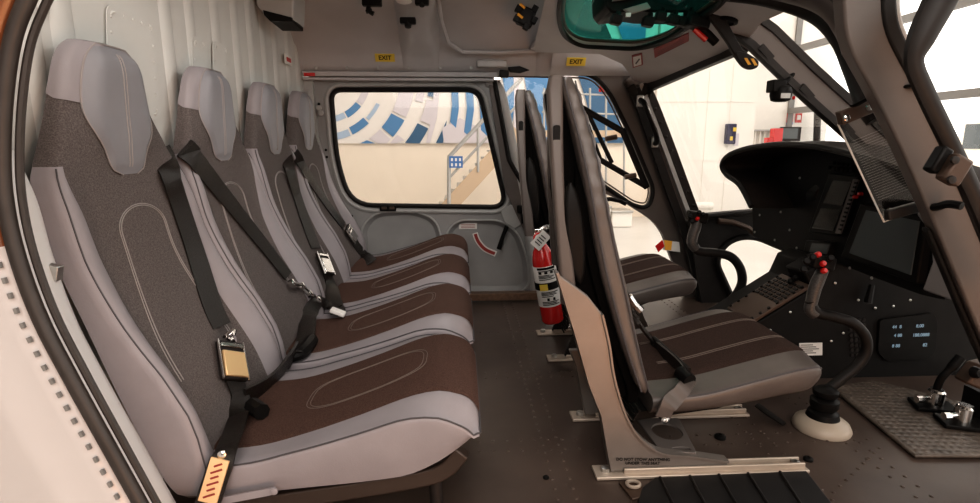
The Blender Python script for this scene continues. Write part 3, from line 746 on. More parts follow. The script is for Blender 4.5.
# belt of seat 1
B1 = thing('seat_belt', 'black seat belt with a large buckle coloured with a gold reflection and a tag coloured with orange light on the nearest rear seat', 'seat belt', at(160, 148, X=-.70), 'rear seat belts')
p = spline([at(159, 146, X=-.70)] + belt_strap(((168, 168), (180, 205), (195, 250), (212, 304), (222, 326)), 0, .045, .012), 5)
MB().strap(p, (.35, 1, .3), .043).build('shoulder_strap', M['strap'], B1)
c1 = on_seat(232, 361, 0, .020)
dn = (on_seat(226, 328, 0, .02)-on_seat(236, 388, 0, .02)).normalized()
buckle(B1, c1, dn, (.25, 1, 0), .086, .060, 'gold_glint')
mb = MB(); q = on_seat(229, 335, 0, .020); mb.tube([q+V((0, -.022, .004)), q+V((0, .022, .004))], .004, 8); mb.tube([q+V((0.004, -.02, .004)), q+V((.004, 0, -.02)), q+V((.004, .02, .004))], .004, 8); mb.lathe([(.008, 0), (.008, .012)], q+V((0, 0, -.012)), (1, .2, .3), 10); mb.build('hook', M['chrome'], B1)
p = spline([c1-dn*.03+V((-.004, 0, 0)), on_seat(241, 400, 0, .012), on_seat(236, 424, 0, .016), at(226, 450, Y=.850), at(216, 478, Y=.832), at(204, 515, Y=.822)], 5)
MB().strap(p, [V((.35, 1, 0)) if k < 8 else V((1, .1, .3)) for k in range(len(p))], .040).build('lap_strap', M['strap'], B1)
tg = MB().strap([at(222, 457, Y=.838)+V((.0, -.006, 0)), at(209, 500, Y=.818)+V((.0, -.006, 0))], (1, .1, .3), .030, .002).build('tag', M['tagpaper'], B1); tg['label'] = 'pale rectangular maker tag with printing'
mb = MB()
for k in range(6):
    t = .12+k*.14; a = at(222-13*t, 457+43*t, Y=.838-.020*t)+V((0, -.0092, 0)); mb.box(a, (.014+.006*(k % 2), .001, .003), Matrix.Rotation(-.3, 3, 'Y'))
mb.build('lettering', M['redlabel'], tg)
MB().lathe([(.007, 0), (.007, .004), (.003, .006)], at(224, 452, Y=.845)+V((0, -.006, 0)), (.1, -1, .1), 12).build('snap_stud', M['chrome'], B1)
# loose lower strap + black buckle between seats 1 and 2
p = spline([on_seat(244, 398, 0, .012), on_seat(262, 388, 0, .02), on_seat(278, 374, 0, .02), at(290, 358, Y=1.22), at(297, 345, Y=1.25)], 5)
MB().strap(p, (.4, .4, 1), .040, .003).build('loose_strap', M['strap'], B1)
MB().tube([on_seat(252, 405, 0, .02), on_seat(262, 412, 0, .02)], .016, 8).build('strap_guide', M['black'], B1)
# wall fitting of seat 1/2 belts
def fitting(px, py, i, labl):
    f = thing('belt_anchor', labl, 'belt anchor', at(px, py, X=-.70), 'belt anchors')
    q = at(px, py, X=-.695); MB().box(q, (.012, .036, .018), Matrix.Rotation(-.4, 3, 'X')).build('bracket', M['steel'], f, bevel=.004); MB().lathe([(.009, 0), (.009, .010), (.005, .013)], q, (1, 0, 0), 12).build('bolt', M['chrome'], f)
fitting(164, 145, 0, 'metal belt anchor beside the headrest of the nearest rear seat')
fitting(280, 140, 2, 'metal belt anchor between the headrests of the third and farthest rear seats')
# belt of seat 2: wide diagonal strap
B2 = thing('seat_belt', 'plain black seat belt running diagonally down the second rear seat', 'seat belt', at(186, 148, X=-.7), 'rear seat belts')
p = spline([at(178, 145, X=-.68), on_seat(190, 153, 1, .012), on_seat(212, 180, 1, .012), on_seat(240, 215, 1, .012), on_seat(268, 250, 1, .014), on_seat(288, 276, 1, .016)], 5)
n_ = len(p); MB().strap(p, [V((.2, 1, .9-.5*k/n_)) for k in range(n_)], [.052-.016*k/n_ for k in range(n_)]).build('shoulder_strap', M['strap'], B2)
mb = MB(); q = [on_seat(x, y, 1, .02) for x, y in ((292, 283), (302, 286), (310, 294), (318, 300))]
for a, b in zip(q, q[1:]): mb.tube([a, b], .008, 8)
for k, a in enumerate(q): mb.lathe([(.011, -.006), (.011, .006), (.006, .009)], a, (1, 0, .4), 10)
mb.build('chain_hook', M['chrome'], B2)
p = spline([q[-1], on_seat(309, 315, 1, .014), on_seat(306, 335, 1, .014), on_seat(300, 352, 1, .015), on_seat(288, 362, 1, .016)], 5)
MB().strap(p, (.3, 1, .1), .046, .003).build('lap_strap', M['strap'], B2)
mb = MB(); mb.tube(spline([on_seat(290, 356, 1, .02), on_seat(302, 352, 1, .02), on_seat(312, 340, 1, .02)], 4), [.017]*9, 8); mb.build('strap_guide', M['black'], B2)
p = spline([q[-1], on_seat(328, 305, 2, .014), on_seat(338, 308, 2, .014)], 5); MB().strap(p, (.2, 1, .2), .03, .003).build('loose_strap', M['strap'], B2)
# belt of seat 3
B3 = thing('seat_belt', 'black seat belt with a square silver buckle on the third rear seat', 'seat belt', at(284, 142, X=-.7), 'rear seat belts')
p = spline([at(282, 141, X=-.69)] + [on_seat(x, y, 2, .012) for x, y in ((288, 165), (297, 195), (307, 225), (316, 248))], 5)
MB().strap(p, (.3, 1, .2), .046).build('shoulder_strap', M['strap'], B3)
c3 = on_seat(325, 264, 2, .022); dn = (on_seat(318, 250, 2, .02)-on_seat(330, 282, 2, .02)).normalized(); buckle(B3, c3, dn, (.25, 1, 0), .085, .056)
p = spline([c3-dn*.03+V((-.005, 0, 0)), on_seat(331, 285, 2, .012), on_seat(334, 300, 2, .012), on_seat(338, 312, 2, .014)], 5); MB().strap(p, (.3, 1, .1), .046).build('lap_strap', M['strap'], B3)
q = on_seat(338, 312, 2, .02); MB().box(q, (.045, .03, .012), Matrix.Rotation(.4, 3, 'Y')).build('tag', M['paper'], B3, bevel=.003)
# belt of seat 4
B4 = thing('seat_belt', 'black seat belt with a small silver buckle on the farthest rear seat', 'seat belt', at(289, 142, X=-.7), 'rear seat belts')
p = spline([at(286, 142, X=-.68)] + [on_seat(x, y, 3, .012) for x, y in ((300, 162), (315, 186), (330, 208), (344, 226))], 5); n_ = len(p)
MB().strap(p, (.2, 1, .7), .040).build('shoulder_strap', M['strap'], B4)
c4 = on_seat(351, 234, 3, .022); dn = (on_seat(346, 228, 3, .02)-on_seat(357, 244, 3, .02)).normalized(); buckle(B4, c4, dn, (.25, 1, 0), .075, .054)
p = spline([c4-dn*.02+V((-.005, 0, 0)), on_seat(358, 247, 3, .012), on_seat(365, 255, 3, .012), on_seat(372, 262, 3, .014)], 5); MB().strap(p, (.3, 1, .3), .044).build('lap_strap', M['strap'], B4)
# ================================================================== FRONT SEATS
SY = 1.31
ROW = [(76, 561, 577, 1.17), (92, 564, 581, 1.16), (107, 568, 586, 1.15), (151, 579, 599, 1.12), (194, 588, 608, 1.10), (240, 596, 617, 1.095), (287, 606, 628, 1.09), (349, 624, 641, 1.09), (396, 641, 652, 1.09)]
BX = []
for py, l, r, Y in ROW:
    a, b = at(l, py, Y=Y), at(r, py, Y=Y); BX.append(((a.z+b.z)/2, a.x, b.x, SY-Y))
BX.sort()
zb0, zb1 = BX[0][0], BX[-1][0]
def bcol(k): return [(r[0], r[k]) for r in BX]
front = thing('pilot_seat', '', 'seat', (.35, SY, 0), 'high backed front seats')
def rring(z, x0, x1, w, r=.012, n=5, wave=0, yc=SY):
    """rounded rectangle section at height z"""
    out = []; r = min(r, (x1-x0)*.48)
    for cx, cy, a0 in ((x1-r, w-r, 0), (x0+r, w-r, 90), (x0+r, -w+r, 180), (x1-r, -w+r, 270)):
        for j in range(n+1):
            a = math.radians(a0+90*j/n); out.append(V((cx+r*math.cos(a), yc+cy+r*math.sin(a), z)))
    return out
N = 60
rings = []
for i in range(N+1):
    t = i/N; z = zb0+(zb1-zb0)*t; w = smooth_tab(z, bcol(3)); x0 = smooth_tab(z, bcol(1)); x1 = smooth_tab(z, bcol(2))
    wr = .0022*math.sin(t*95)*sstep(.45, .8, t); k = sstep(0, .03, t)*sstep(0, .03, 1-t)
    rings.append(rring(z, x0+.010*(1-k), x1-.010*(1-k)+wr, w-.012*(1-k)+wr, .016))
mb = MB(); mb.loft(rings); bc = mb.build('backrest', M['leather_side'], front, smooth=60)
mb = MB()
for e_ in (.18, .82):
    mb.tube([V((smooth_tab(z, bcol(1))*(1-e_)+smooth_tab(z, bcol(2))*e_, SY-smooth_tab(z, bcol(3))-.0005, z)) for z in [zb0+.01+(zb1-zb0-.02)*i/40 for i in range(41)]], .0018, 5)
build_each(mb, 'piping', M['piping'], bc)
mb = MB(); mb.grid(lambda u, v: V((smooth_tab(zb0+.04+(zb1-zb0-.07)*u, bcol(2))+.006*min(sstep(0, .08, v), sstep(0, .08, 1-v), sstep(0, .05, u), sstep(0, .05, 1-u)), SY+(2*v-1)*.72*smooth_tab(zb0+.04+(zb1-zb0-.07)*u, bcol(3)), zb0+.04+(zb1-zb0-.07)*u)), 40, 16); mb.build('backrest_panel', M['fabric_cushion'], bc, smooth=60)
# taupe outer shell, shadow-black core and swollen lumbar tray behind the cushion
SH = [(.36, .222, .252, .205), (.444, .213, .246, .205), (.624, .197, .222, .19), (.727, .191, .219, .17), (.84, .187, .220, .145), (.881, .187, .221, .13)]
rl_, rr_ = [(r[0], r[1]) for r in SH], [(r[0], r[2]) for r in SH]
def rail_ring(z, y0, y1, dx, k):
    a_, b_ = smooth_tab(z, rl_)+dx+.006*(1-k), smooth_tab(z, rr_)+dx
    return rring(z, a_, b_, (y1-y0)/2, .008, yc=(y0+y1)/2)
wS = lambda z: smooth_tab(z, [(r[0], r[3]) for r in SH])
zz = [.40+.481*i/36 for i in range(37)]
sh = MB().loft([rail_ring(z, SY-wS(z), SY-wS(z)+.03, 0, sstep(0, .06, (.881-z)/.48)) for z in zz]).build('back_rail', M['pillar'], front, smooth=60)
MB().loft([rail_ring(z, SY+wS(z)-.03, SY+wS(z), .045, 1) for z in zz]).build('back_rail', M['pillar'], front, smooth=60)
wn = wS(.755)
MB().prism([V((x, SY-wn-.0015, z)) for x, z in roundpoly([(.196, .722), (.211, .722), (.211, .778), (.196, .778)], .006, 4)], (0, .004, 0)).build('harness_slot', M['black'], sh)
rings = []
for i in range(31):
    z = zb0-.03+(.86-zb0+.03)*i/30; x1 = smooth_tab(z, bcol(1))+.006
    rings.append(rring(z, x1-.026+.016*sstep(.62, .72, z), x1, smooth_tab(z, bcol(3))-.030-.03*sstep(.62, .75, z), .005))
MB().loft(rings).build('back_core', M['core'], front, smooth=60)
mb = MB(); zw = [.17+.69*i/24 for i in range(25)]
pl_ = [V((smooth_tab(z, rr_)-.012 if z > .44 else .235+(.44-z)*.32, 0, z)) for z in zw]+[V((smooth_tab(z, bcol(1))+.003, 0, z)) for z in zw[::-1]]
mb.panel([(p.x, p.z) for p in pl_], [], lambda x, z: (x, SY-min(smooth_tab(z, bcol(3)), wS(max(.36, z)))+.028, z), (0, .008, 0)); mb.build('side_web', M['core'], front, smooth=60)  # dark sheet across the shaded gap between rail and cushion
rings = []
for i in range(21):
    z = .44+.22*i/20; k = math.sin(pi*i/20)**.45; xc = .245
    rings.append(rring(z, xc-.022*k-.002-(z-.55)*.12, xc+.018*k+.002-(z-.55)*.12, .015+.012*k, .010, yc=SY-.172))
MB().loft(rings).build('lumbar_tray', M['black'], front, smooth=60)
# cushion
FT = [(.43, .190), (.47, .196), (.55, .208), (.65, .234), (.72, .252), (.77, .262), (.80, .261), (.82, .252), (.832, .236), (.840, .216)]
FB = [(.43, .132), (.60, .152), (.74, .178), (.79, .184), (.815, .190), (.832, .198), (.840, .208)]
FW = [(.43, .205), (.5, .218), (.6, .222), (.76, .222), (.80, .214), (.82, .200), (.832, .175), (.840, .13)]
def fz(x, u): return smooth_tab(x, FT)-.012*sstep(.66, 1, u)
rings = []; fxs = [.43+.31*i/16 for i in range(16)]+[.74, .755, .77, .785, .797, .807, .816, .824, .830, .835, .8385]
def FP(x, s):
    w = smooth_tab(x, FW); sg = 1 if s >= 0 else -1; a = abs(s); zb_ = smooth_tab(x, FB)
    if a <= 1: return V((x, SY+sg*a*(w-.012), fz(x, a)))
    if a <= 1.25:
        t = (a-1)/.25*pi/2; return V((x, SY+sg*(w-.012+.012*math.sin(t)), fz(x, 1)-.012*(1-math.cos(t))))
    t = (a-1.25)/.75; return V((x, SY+sg*(w-.02*t*t), (fz(x, 1)-.012)*(1-t)+zb_*t))
cs2 = [-2+4*i/48 for i in range(49)]
fc = MB().loft([[FP(x, s) for s in cs2] for x in fxs]).build('cushion', M['leather_side'], front, smooth=60)
mb = MB(); mb.grid(lambda u, v: FP(fxs[round(u*(len(fxs)-5))], (2*v-1)*.72)+V((0, 0, .003*min(sstep(0, .05, v), sstep(0, .05, 1-v)))), len(fxs)-5, 24)
fp = mb.build('cushion_panel', M['fabric_front'], fc, smooth=60); fp['label'] = 'dark brown woven centre of the cushion'
mb = MB()
for s_ in (-.34, -.30, .30, .34): mb.tube([FP(x, s_)+V((0, 0, .004)) for x in fxs[3:-5]], .0011, 5)
mb.build('stitching', M['thread_dim'], fp)
mb = MB()
for sg in (-1, 1): mb.tube([FP(x, sg*1.12)+V((0, sg*.001, 0)) for x in fxs[1:-2]], .002, 5)
build_each(mb, 'piping', M['piping'], fc)
mb = MB(); mb.prism([V((x, SY-.20+.03, z)) for x, z in ((.40, .125), (.60, .150), (.66, .160), (.66, .150), (.60, .130), (.40, .105))], (0, .40, 0)); mb.build('seat_pan', M['black'], front)
# legs: curved beige-grey plates on rails
lpx = [(556, 273), (572, 284), (588, 296), (602, 314), (609, 344), (613, 372), (620, 399), (629, 422), (641, 439), (661, 452.5), (693, 456), (728, 461), (728, 469.5), (611, 475), (607, 450), (601, 415), (589, 385), (575, 335)]
leg2d = [(p.x, p.z) for p in (at(x, y, Y=1.085) for x, y in lpx)]
def legplate(y0, th, name='leg'):
    mb = MB(); mb.panel(leg2d, [], lambda x, z: (x, y0, max(z, .012)), (0, th, 0)); o = mb.build(name, M['legmetal'], front, bevel=.003)
    return o
lg = legplate(1.085, .016); lg['label'] = 'curved beige-grey leg plate with printed notice'
fl = [(p[0], p[1]) for p in (leg2d[0], leg2d[17], leg2d[16], leg2d[15], leg2d[14], leg2d[13])]
mb = MB(); mb.strap([V((x+.003, 1.10, max(z, .012))) for x, z in fl], (0, 1, 0), .034, .003); mb.build('leg_flange', M['legmetal'], lg)
edge = leg2d[3:12]
mb = MB(); mb.strap(spline([V((x, 1.092, z)) for x, z in edge], 4), (0, 1, 0), .026, .0022); mb.build('leg_flange', M['legmetal'], lg)
p0 = at(643, 461.5, Y=1.083); text('DO NOT STOW ANYTHING\nUNDER THIS SEAT', .0098, p0, (1, 0, -.045), (0, 0, 1), M['darktrim'], 'lettering', lg)
def clip_low(poly, zc):
    out = []
    for i in range(len(poly)):
        (x0, z0), (x1, z1) = poly[i-1], poly[i]
        if (z0 > zc) != (z1 > zc): t_ = (zc-z0)/(z1-z0); out.append((x0+(x1-x0)*t_, zc))
        if z1 <= zc: out.append((x1, z1))
    return out
leg_full = leg2d; leg2d = clip_low(leg_full, .20)
lg2 = legplate(1.345, .016)
for y in (1.092, 1.352):
    xa, xb = at(594, 475, Z=0).x, at(797, 462, Z=0).x
    mb = MB(); mb.box(((xa+xb)/2, y, .005), (xb-xa, .050, .008)); mb.box(((xa+xb)/2+.03, y-.012, .014), (xb-xa-.07, .006, .014)); mb.box(((xa+xb)/2+.03, y+.012, .014), (xb-xa-.07, .006, .014))
    rl = mb.build('rail', M['railmetal'], front, bevel=.002)
    mb = MB()
    for x in (xa+.025, xb-.02): mb.lathe([(.010, 0), (.010, .010), (.004, .012)], V((x, y, .008)), (0, 0, 1), 8)
    build_each(mb, 'bolt', M['steel'], rl)
# perforated plate between the legs
pp = [(p.x, p.y) for p in (at(x, y, Z=.05) for x, y in ((636, 418), (679, 418), (697, 453), (660, 450)))]
ov = []
cx_, cy_ = [(p.x, p.y) for p in (at(667, 431, Z=.05),)][0]
for i in range(24): ov.append((cx_+.036*math.cos(2*pi*i/24), cy_+.040*math.sin(2*pi*i/24)))
c2 = at(681, 449, Z=.05); ov2 = [(c2.x+.022*math.cos(2*pi*i/16), c2.y+.010*math.sin(2*pi*i/16)) for i in range(16)]
mb = MB(); mb.panel(roundpoly(pp, .01, 3), [ov, ov2], lambda x, y: (x, y, .05), (0, 0, -.006)); mb.build('perforated_plate', M['platemetal'], front, bevel=.0015)
mb = MB(); a = at(600, 398, Y=1.2)
for k in range(12): mb.box((.36+k*.004, 1.215, .055+k*.008), (.004, .20, .004))
mb.build('ribbed_boot', M['rubber'], front)
mb = MB(); q = at(664, 418, Y=1.10); mb.lathe([(.010, -.01), (.010, .01), (.005, .012), (.005, .0)], q, (0, -1, 0), 12); mb.build('pivot_bolt', M['chrome'], front)
labF = ['near front seat seen side on, with a beige-grey leg plate carrying a printed notice',
        'far front seat, standing behind the near front seat beside the far door window']
front['label'] = labF[0]
f2 = copy_tree(front); f2.location = (.35, SY+.67, .035); f2['label'] = labF[1]
# the far seat stands on short dark legs, its rails lie on the same floor
for o_ in list(f2.children):
    nm = o_.name.split('.')[0]
    if nm == 'leg':
        for g in list(o_.children): bpy.data.objects.remove(g)
        bpy.data.objects.remove(o_)
    elif nm == 'rail': o_.location.z -= .035
    elif nm == 'perforated_plate': o_.location.z -= .035
WLOC[f2.name] = V((.35, SY+.67, .035))
for y in (1.762, 2.022): MB().prism([V((x, y, z)) for x, z in ((.36, .012), (.41, .15), (.62, .18), (.70, .012), (.62, .012), (.58, .10), (.44, .08), (.42, .012))], (0, .012, 0)).build('leg', M['darktrim'], f2)
# belt of the near front seat
BF = thing('seat_belt', 'black seat belt lying across the cushion of the near front seat', 'seat belt', at(640, 330, Y=1.2), 'front seat belts')
def on_fseat(px, py, lift=.008):
    d = ray(px, py); t = .9
    while t < 2.2:
        p = EYE+d*t
        if .43 < p.x < .84 and abs(p.y-SY) < .222 and p.z < fz(p.x, min(1, abs(p.y-SY)/.222))+lift: return p
        t += .001
    return p
p = spline([at(627, 292, Y=1.24), at(633, 310, Y=1.24), at(640, 325, Y=1.22), on_fseat(652, 340, .02), on_fseat(663, 352, .015), on_fseat(676, 364, .015), on_fseat(690, 380, .014)], 5)
MB().strap(p, (0, 1, .5), [.022]*18+[.028]*(len(p)-18), .003).build('shoulder_strap', M['strap'], BF)
MB().tube([on_fseat(654, 338, .022), on_fseat(689, 370, .022)], .006, 8).build('strap_adjuster', M['black'], BF)
MB().tube([on_fseat(680, 372, .022), on_fseat(690, 381, .022)], .016, 10).build('buckle', M['black'], BF)
p = spline([on_fseat(690, 380, .018), on_fseat(684, 388, .014), at(676, 397, Y=1.092), at(668, 406, Y=1.080), at(663, 417, Y=1.080)], 5)
lp = MB().strap(p, (1, .2, .25), [.030+.012*k/len(p) for k in range(len(p))], .002).build('lap_strap', M['leather_side'], BF); lp['label'] = 'wide greyish lap strap hanging over the cushion edge'
mb = MB(); mb.tube([at(629, 296, Y=1.235), at(634, 304, Y=1.235), at(641, 311, Y=1.23)], .010, 8); mb.build('strap_guide', M['chrome'], BF)

# ------------------------------------------------------------------ fire extinguisher
ye = 1.66
e0, e1 = at(553, 321, Y=ye), at(540, 240, Y=ye); ax = (e1-e0).normalized(); H = (e1-e0).length
fe = thing('fire_extinguisher', 'red fire extinguisher with white label strapped upright behind the front seats', 'fire extinguisher', e0)
r0 = .036
mb = MB(); mb.lathe([(.02, -.002), (r0*.9, 0), (r0, .008), (r0, H*.70), (r0*.97, H*.77), (r0*.8, H*.87), (r0*.5, H*.95), (r0*.38, H*.99), (r0*.38, H*1.0)], e0, ax, 32)
cyl = mb.build('cylinder', M['red'], fe, smooth=60)
fe_lab = MB().lathe([(r0+.0008, H*.22), (r0+.0012, H*.225), (r0+.0012, H*.70), (r0+.0008, H*.705)], e0, ax, 32).build('label_sleeve', M['paper'], cyl)
side = ax.cross(V((0, -1, 0))).normalized(); fwd = side.cross(ax)
if fwd.y > 0: fwd = -fwd
mb = MB()
def on_cyl(h, a, r=r0+.0022): return e0+ax*(H*h)+(side*math.sin(a)+fwd*math.cos(a))*r
for h, a0, a1, th in ((.685, -.8, .8, .007), (.655, -.75, .75, .0025), (.635, -.7, -.45, .007), (.635, -.2, .05, .007), (.635, .3, .55, .007), (.605, -.75, .2, .0022), (.59, -.75, .6, .0022), (.575, -.75, .4, .0022), (.555, -.75, .7, .0022), (.40, -.75, .75, .0025), (.385, -.75, .5, .0022), (.37, -.75, .6, .0022), (.35, -.75, .3, .0022), (.315, -.3, -.1, .009), (.315, .2, .4, .009), (.285, -.75, .7, .0022), (.268, -.75, .5, .0022), (.25, -.75, .7, .0022)):
    mb.strap([on_cyl(h, a0+(a1-a0)*i/6) for i in range(7)], ax, th, .0004)
build_each(mb, 'lettering', M['black'], fe_lab)
bd = MB().lathe([(r0+.001, H*.425), (r0+.0035, H*.43), (r0+.0035, H*.51), (r0+.001, H*.515)], e0, ax, 32).build('clamp_band', M['black'], fe)
MB().strap([on_cyl(.465, -.75+.65*i/6, r0+.0045) for i in range(7)], ax, .020, .0006).build('caution_mark', M['yellow'], bd)
mb = MB(); mb.lathe([(.013, 0), (.016, .004), (.016, .026), (.010, .034), (.010, .040)], e0+ax*H*.99, ax, 16); mb.box(e0+ax*(H+.028)+side*.012, (.05, .02, .016), Matrix.Rotation(-.1, 3, 'Y')); vh = mb.build('valve_head', M['chrome'], fe, bevel=.002)
g0 = e0+ax*(H+.012)-side*.006+fwd*.016
MB().lathe([(.017, 0), (.017, .010), (.014, .011)], g0, fwd, 20).build('gauge', M['red'], vh)
mb = MB(); mb.lathe([(.008, .0112), (.012, .0118), (.008, .0124)], g0, fwd, 16); mb.build('gauge_ring', M['paper'], vh)
sd = 1 if side.x > 0 else -1
mb = MB(); mb.tube([e0+ax*(H+.030), e0+ax*(H+.040)+side*sd*.025, e0+ax*(H+.035)+side*sd*.050, e0+ax*(H+.012)+side*sd*.066], [.006, .006, .005, .004], 8); mb.tube([e0+ax*(H+.018), e0+ax*(H+.014)+side*sd*.045], .005, 8)
mb.build('trigger_handle', M['chrome'], fe)
tq = [at(x, y, Y=ye-.03) for x, y in ((530, 243), (543, 230), (551, 237), (539, 251))]
tgx = MB().prism(tq, (0, -.001, 0)).build('inspection_tag', M['paper'], fe)
mb = MB()
for k in range(4):
    a = tq[0].lerp(tq[1], .25+k*.16); b = tq[3].lerp(tq[2], .25+k*.16); mb.strap([a.lerp(b, .2)+V((0, -.002, 0)), a.lerp(b, .75)+V((0, -.002, 0))], (1, 0, 1), .003, .0004)
mb.build('lettering', M['black'], tgx)
mb = MB(); mb.box(e0+ax*H*.45-fwd*.045, (.05, .03, .14), Matrix.Rotation(-.16, 3, 'Y')); mb.build('mount_bracket', M['black'], fe, bevel=.003)
# ------------------------------------------------------------------ cyclic sticks
def cyclic(name, label, px, Y, basepx, boot=True):
    b = at(*basepx, Z=0); t = thing(name, label, 'control stick', b, 'cyclic control sticks')
    pts = [at(x, y, Y=Y) for x, y in px['bar']]; pts[-1] = V((b.x, b.y, .05)) if boot else pts[-1]
    sp_ = spline(pts, 6); MB().tube(sp_, px['rb'], 12).build('bent_tube', M['rubber'], t, smooth=60)
    gp = [at(x, y, Y=Y) for x, y in px['grip']]; rg = px['rg']; g = MB().tube(spline(gp, 5), [lerp_tab(i/(5*(len(gp)-1)), rg) for i in range(5*(len(gp)-1)+1)], 12).build('grip', M['carbon'], t, smooth=60)
    h = at(*px['head'], Y=Y); MB().box(h, (px['hs'], .035, px['hs']*.55), Matrix.Rotation(.15, 3, 'Y')).build('grip_head', M['black'], g, bevel=.006, seg=3)
    for x, y in px['btn']: MB().lathe([(.0075, 0), (.0075, .008), (.005, .011)], at(x, y, Y=Y-.018), (0, -1, .5), 12).build('button', M['red'], g)
    for x, y in px['blk']: MB().lathe([(.008, 0), (.009, .010), (.006, .014)], at(x, y, Y=Y-.014), (-.4, -1, .5), 10).build('switch', M['black'], g)
    if boot:
        MB().lathe([(.068, 0), (.070, .006), (.064, .020), (.050, .030), (.034, .036), (.030, .040)], b, (0, 0, 1), 36).build('boot', M['boot'], t, smooth=60)
        MB().lathe([(.040, .034), (.036, .048), (.024, .056), (.030, .058), (.034, .066), (.034, .082), (.028, .086), (.020, .088), (.026, .092), (.030, .098), (.030, .108), (.018, .116)], b, (0, 0, 1), 28).build('collar', M['black'], t, smooth=40)
    return t
cyclic('cyclic_stick', 'near cyclic control stick with red buttons, rising from a round cream boot on the floor',
       dict(bar=[(810, 300), (816, 312), (835, 317), (853, 323), (865, 336), (866, 352), (856, 367), (840, 380), (826, 393), (822, 406)], rb=.0135,
            grip=[(824, 268), (820, 276), (815, 288), (812, 300), (810, 309), (815, 314)], rg=[(0, .013), (.3, .016), (.7, .014), (1, .015)], head=(821, 262), hs=.060,
            btn=[(817, 255), (822, 264), (823, 271)], blk=[(806, 262), (803, 270), (830, 259), (812, 258)]), 1.28, (821, 428))
cyclic('cyclic_stick', 'far cyclic control stick, a dark curved tube in front of the far seat',
       dict(bar=[(693, 243), (698, 251), (716, 253), (731, 257), (740, 268), (742, 282), (736, 295), (726, 304), (716, 312)], rb=.017,
            grip=[(697, 218), (696, 226), (693, 235), (692, 243), (696, 249)], rg=[(0, .017), (.3, .020), (1, .018)], head=(697, 217), hs=.075,
            btn=[(697, 219)], blk=[(690, 217), (703, 215), (692, 222), (699, 213)]), 1.96, (716, 312), boot=False)

# ------------------------------------------------------------------ instrument panel and glareshield
ip = thing('instrument_panel', 'black instrument panel with two screens under a curved brown-black glareshield', 'instrument panel', at(800, 250, X=1.18))
# glareshield: curved sheet hanging over the panel
lip = spline([at(x, y, X=1.03) for x, y in ((752, 206), (740, 184), (727, 174), (722, 164), (729, 154), (748, 147), (779, 143), (812, 144), (845, 150), (891, 163), (925, 176), (950, 190))], 5)
mid = V((1.03, 1.62, .60))
def hood_ring(dx, k, dz): return [V((p.x+dx, mid.y+(p.y-mid.y)*k, mid.z+(p.z-mid.z)*k+dz)) for p in lip]
outr = [hood_ring(0, 1, 0), hood_ring(.10, 1.0, .006), hood_ring(.2, .98, .0), hood_ring(.34, .93, -.03), hood_ring(.46, .86, -.08)]
innr = [hood_ring(.46, .80, -.09), hood_ring(.2, .93, -.012), hood_ring(.02, .965, -.010), hood_ring(0.005, .972, -.006)]
gl = MB().loft(outr+innr+[outr[0]], closed=False).build('glareshield', M['hood'], ip, smooth=60)
MB().tube([p+V((-.003, 0, .0)) for p in hood_ring(0, .985, -.003)], .010, 8).build('glareshield_edge', M['rubber'], gl)
mpP = lambda x, y: at(x, y, X=1.18)
hole1 = roundpoly([(806, 192), (816, 184), (820, 188), (815, 201), (806, 203)], 3)
face = [(752, 196), (740, 175), (752, 152), (790, 147), (850, 152), (905, 170), (940, 190), (952, 240), (945, 300), (919, 294), (870, 276), (835, 262), (803, 258), (753, 236)]
fcp = MB().panel(face, [hole1], mpP, (.03, 0, 0), 20).build('panel_face', M['dash'], ip, smooth=30)
mb = MB()
for x, y in ((769, 190), (760, 215), (781, 212), (775, 240), (755, 232), (797, 248), (800, 178), (790, 230), (850, 268), (872, 278)): mb.lathe([(.0045, 0), (.0045, .0025), (.002, .004)], at(x, y, X=1.18), (-1, 0, 0), 8)
build_each(mb, 'screw', M['steel'], fcp)
# centre display stack (two black screens in one bezel)
def px_plate(q, X, th, inset=0): return [at(x, y, X=X) for x, y in q]
q = [(829, 173), (858, 176), (838, 236), (808, 232)]
st = MB().prism(px_plate(q, 1.165, 0), (.03, 0, 0)).build('display_stack', M['black'], ip, bevel=.004)
for nm, qq in (('screen', [(833, 180), (851, 182), (842, 206), (823, 203)]), ('screen', [(821, 208), (841, 210), (833, 231), (812, 228)])): MB().prism(px_plate(qq, 1.160, 0), (.004, 0, 0)).build(nm, M['screen'], st)
mb = MB(); mb.prism(px_plate([(853, 179), (858, 180), (840, 234), (835, 233)], 1.160, 0), (.006, 0, 0)); mb.build('key_strip', M['pillar'], st)
mb = MB()
for k in range(12): mb.box(at(856-k*1.45, 183+k*4.2, X=1.157), (.004, .010, .006))
build_each(mb, 'key', M['black'], st)
mb = MB()
for k in range(6): mb.lathe([(.007, 0), (.007, .012), (.004, .014)], at(832+k*4.5, 168+k*.6, X=1.165), (-1, 0, 0), 8)
for k in range(5): mb.lathe([(.006, 0), (.006, .010), (.004, .012)], at(836+k*4.5, 163.5+k*.6, X=1.17), (-1, 0, 0), 8)
build_each(mb, 'toggle_switch', M['black'], ip)
rd = MB()
for x, y in ((857, 197), (862, 194)): rd.lathe([(.006, 0), (.006, .010), (.004, .012)], at(x, y, X=1.165), (-1, 0, 0), 8)
build_each(rd, 'warning_button', M['red'], ip)
q = [(806, 240), (832, 242), (828, 256), (803, 253)]
sb_ = MB().prism(px_plate(q, 1.162, 0), (.025, 0, 0)).build('standby_display', M['black'], ip, bevel=.003); MB().prism(px_plate([(812, 243), (829, 244.5), (826, 254), (809, 252)], 1.158, 0), (.004, 0, 0)).build('screen', M['screen_blue'], sb_)
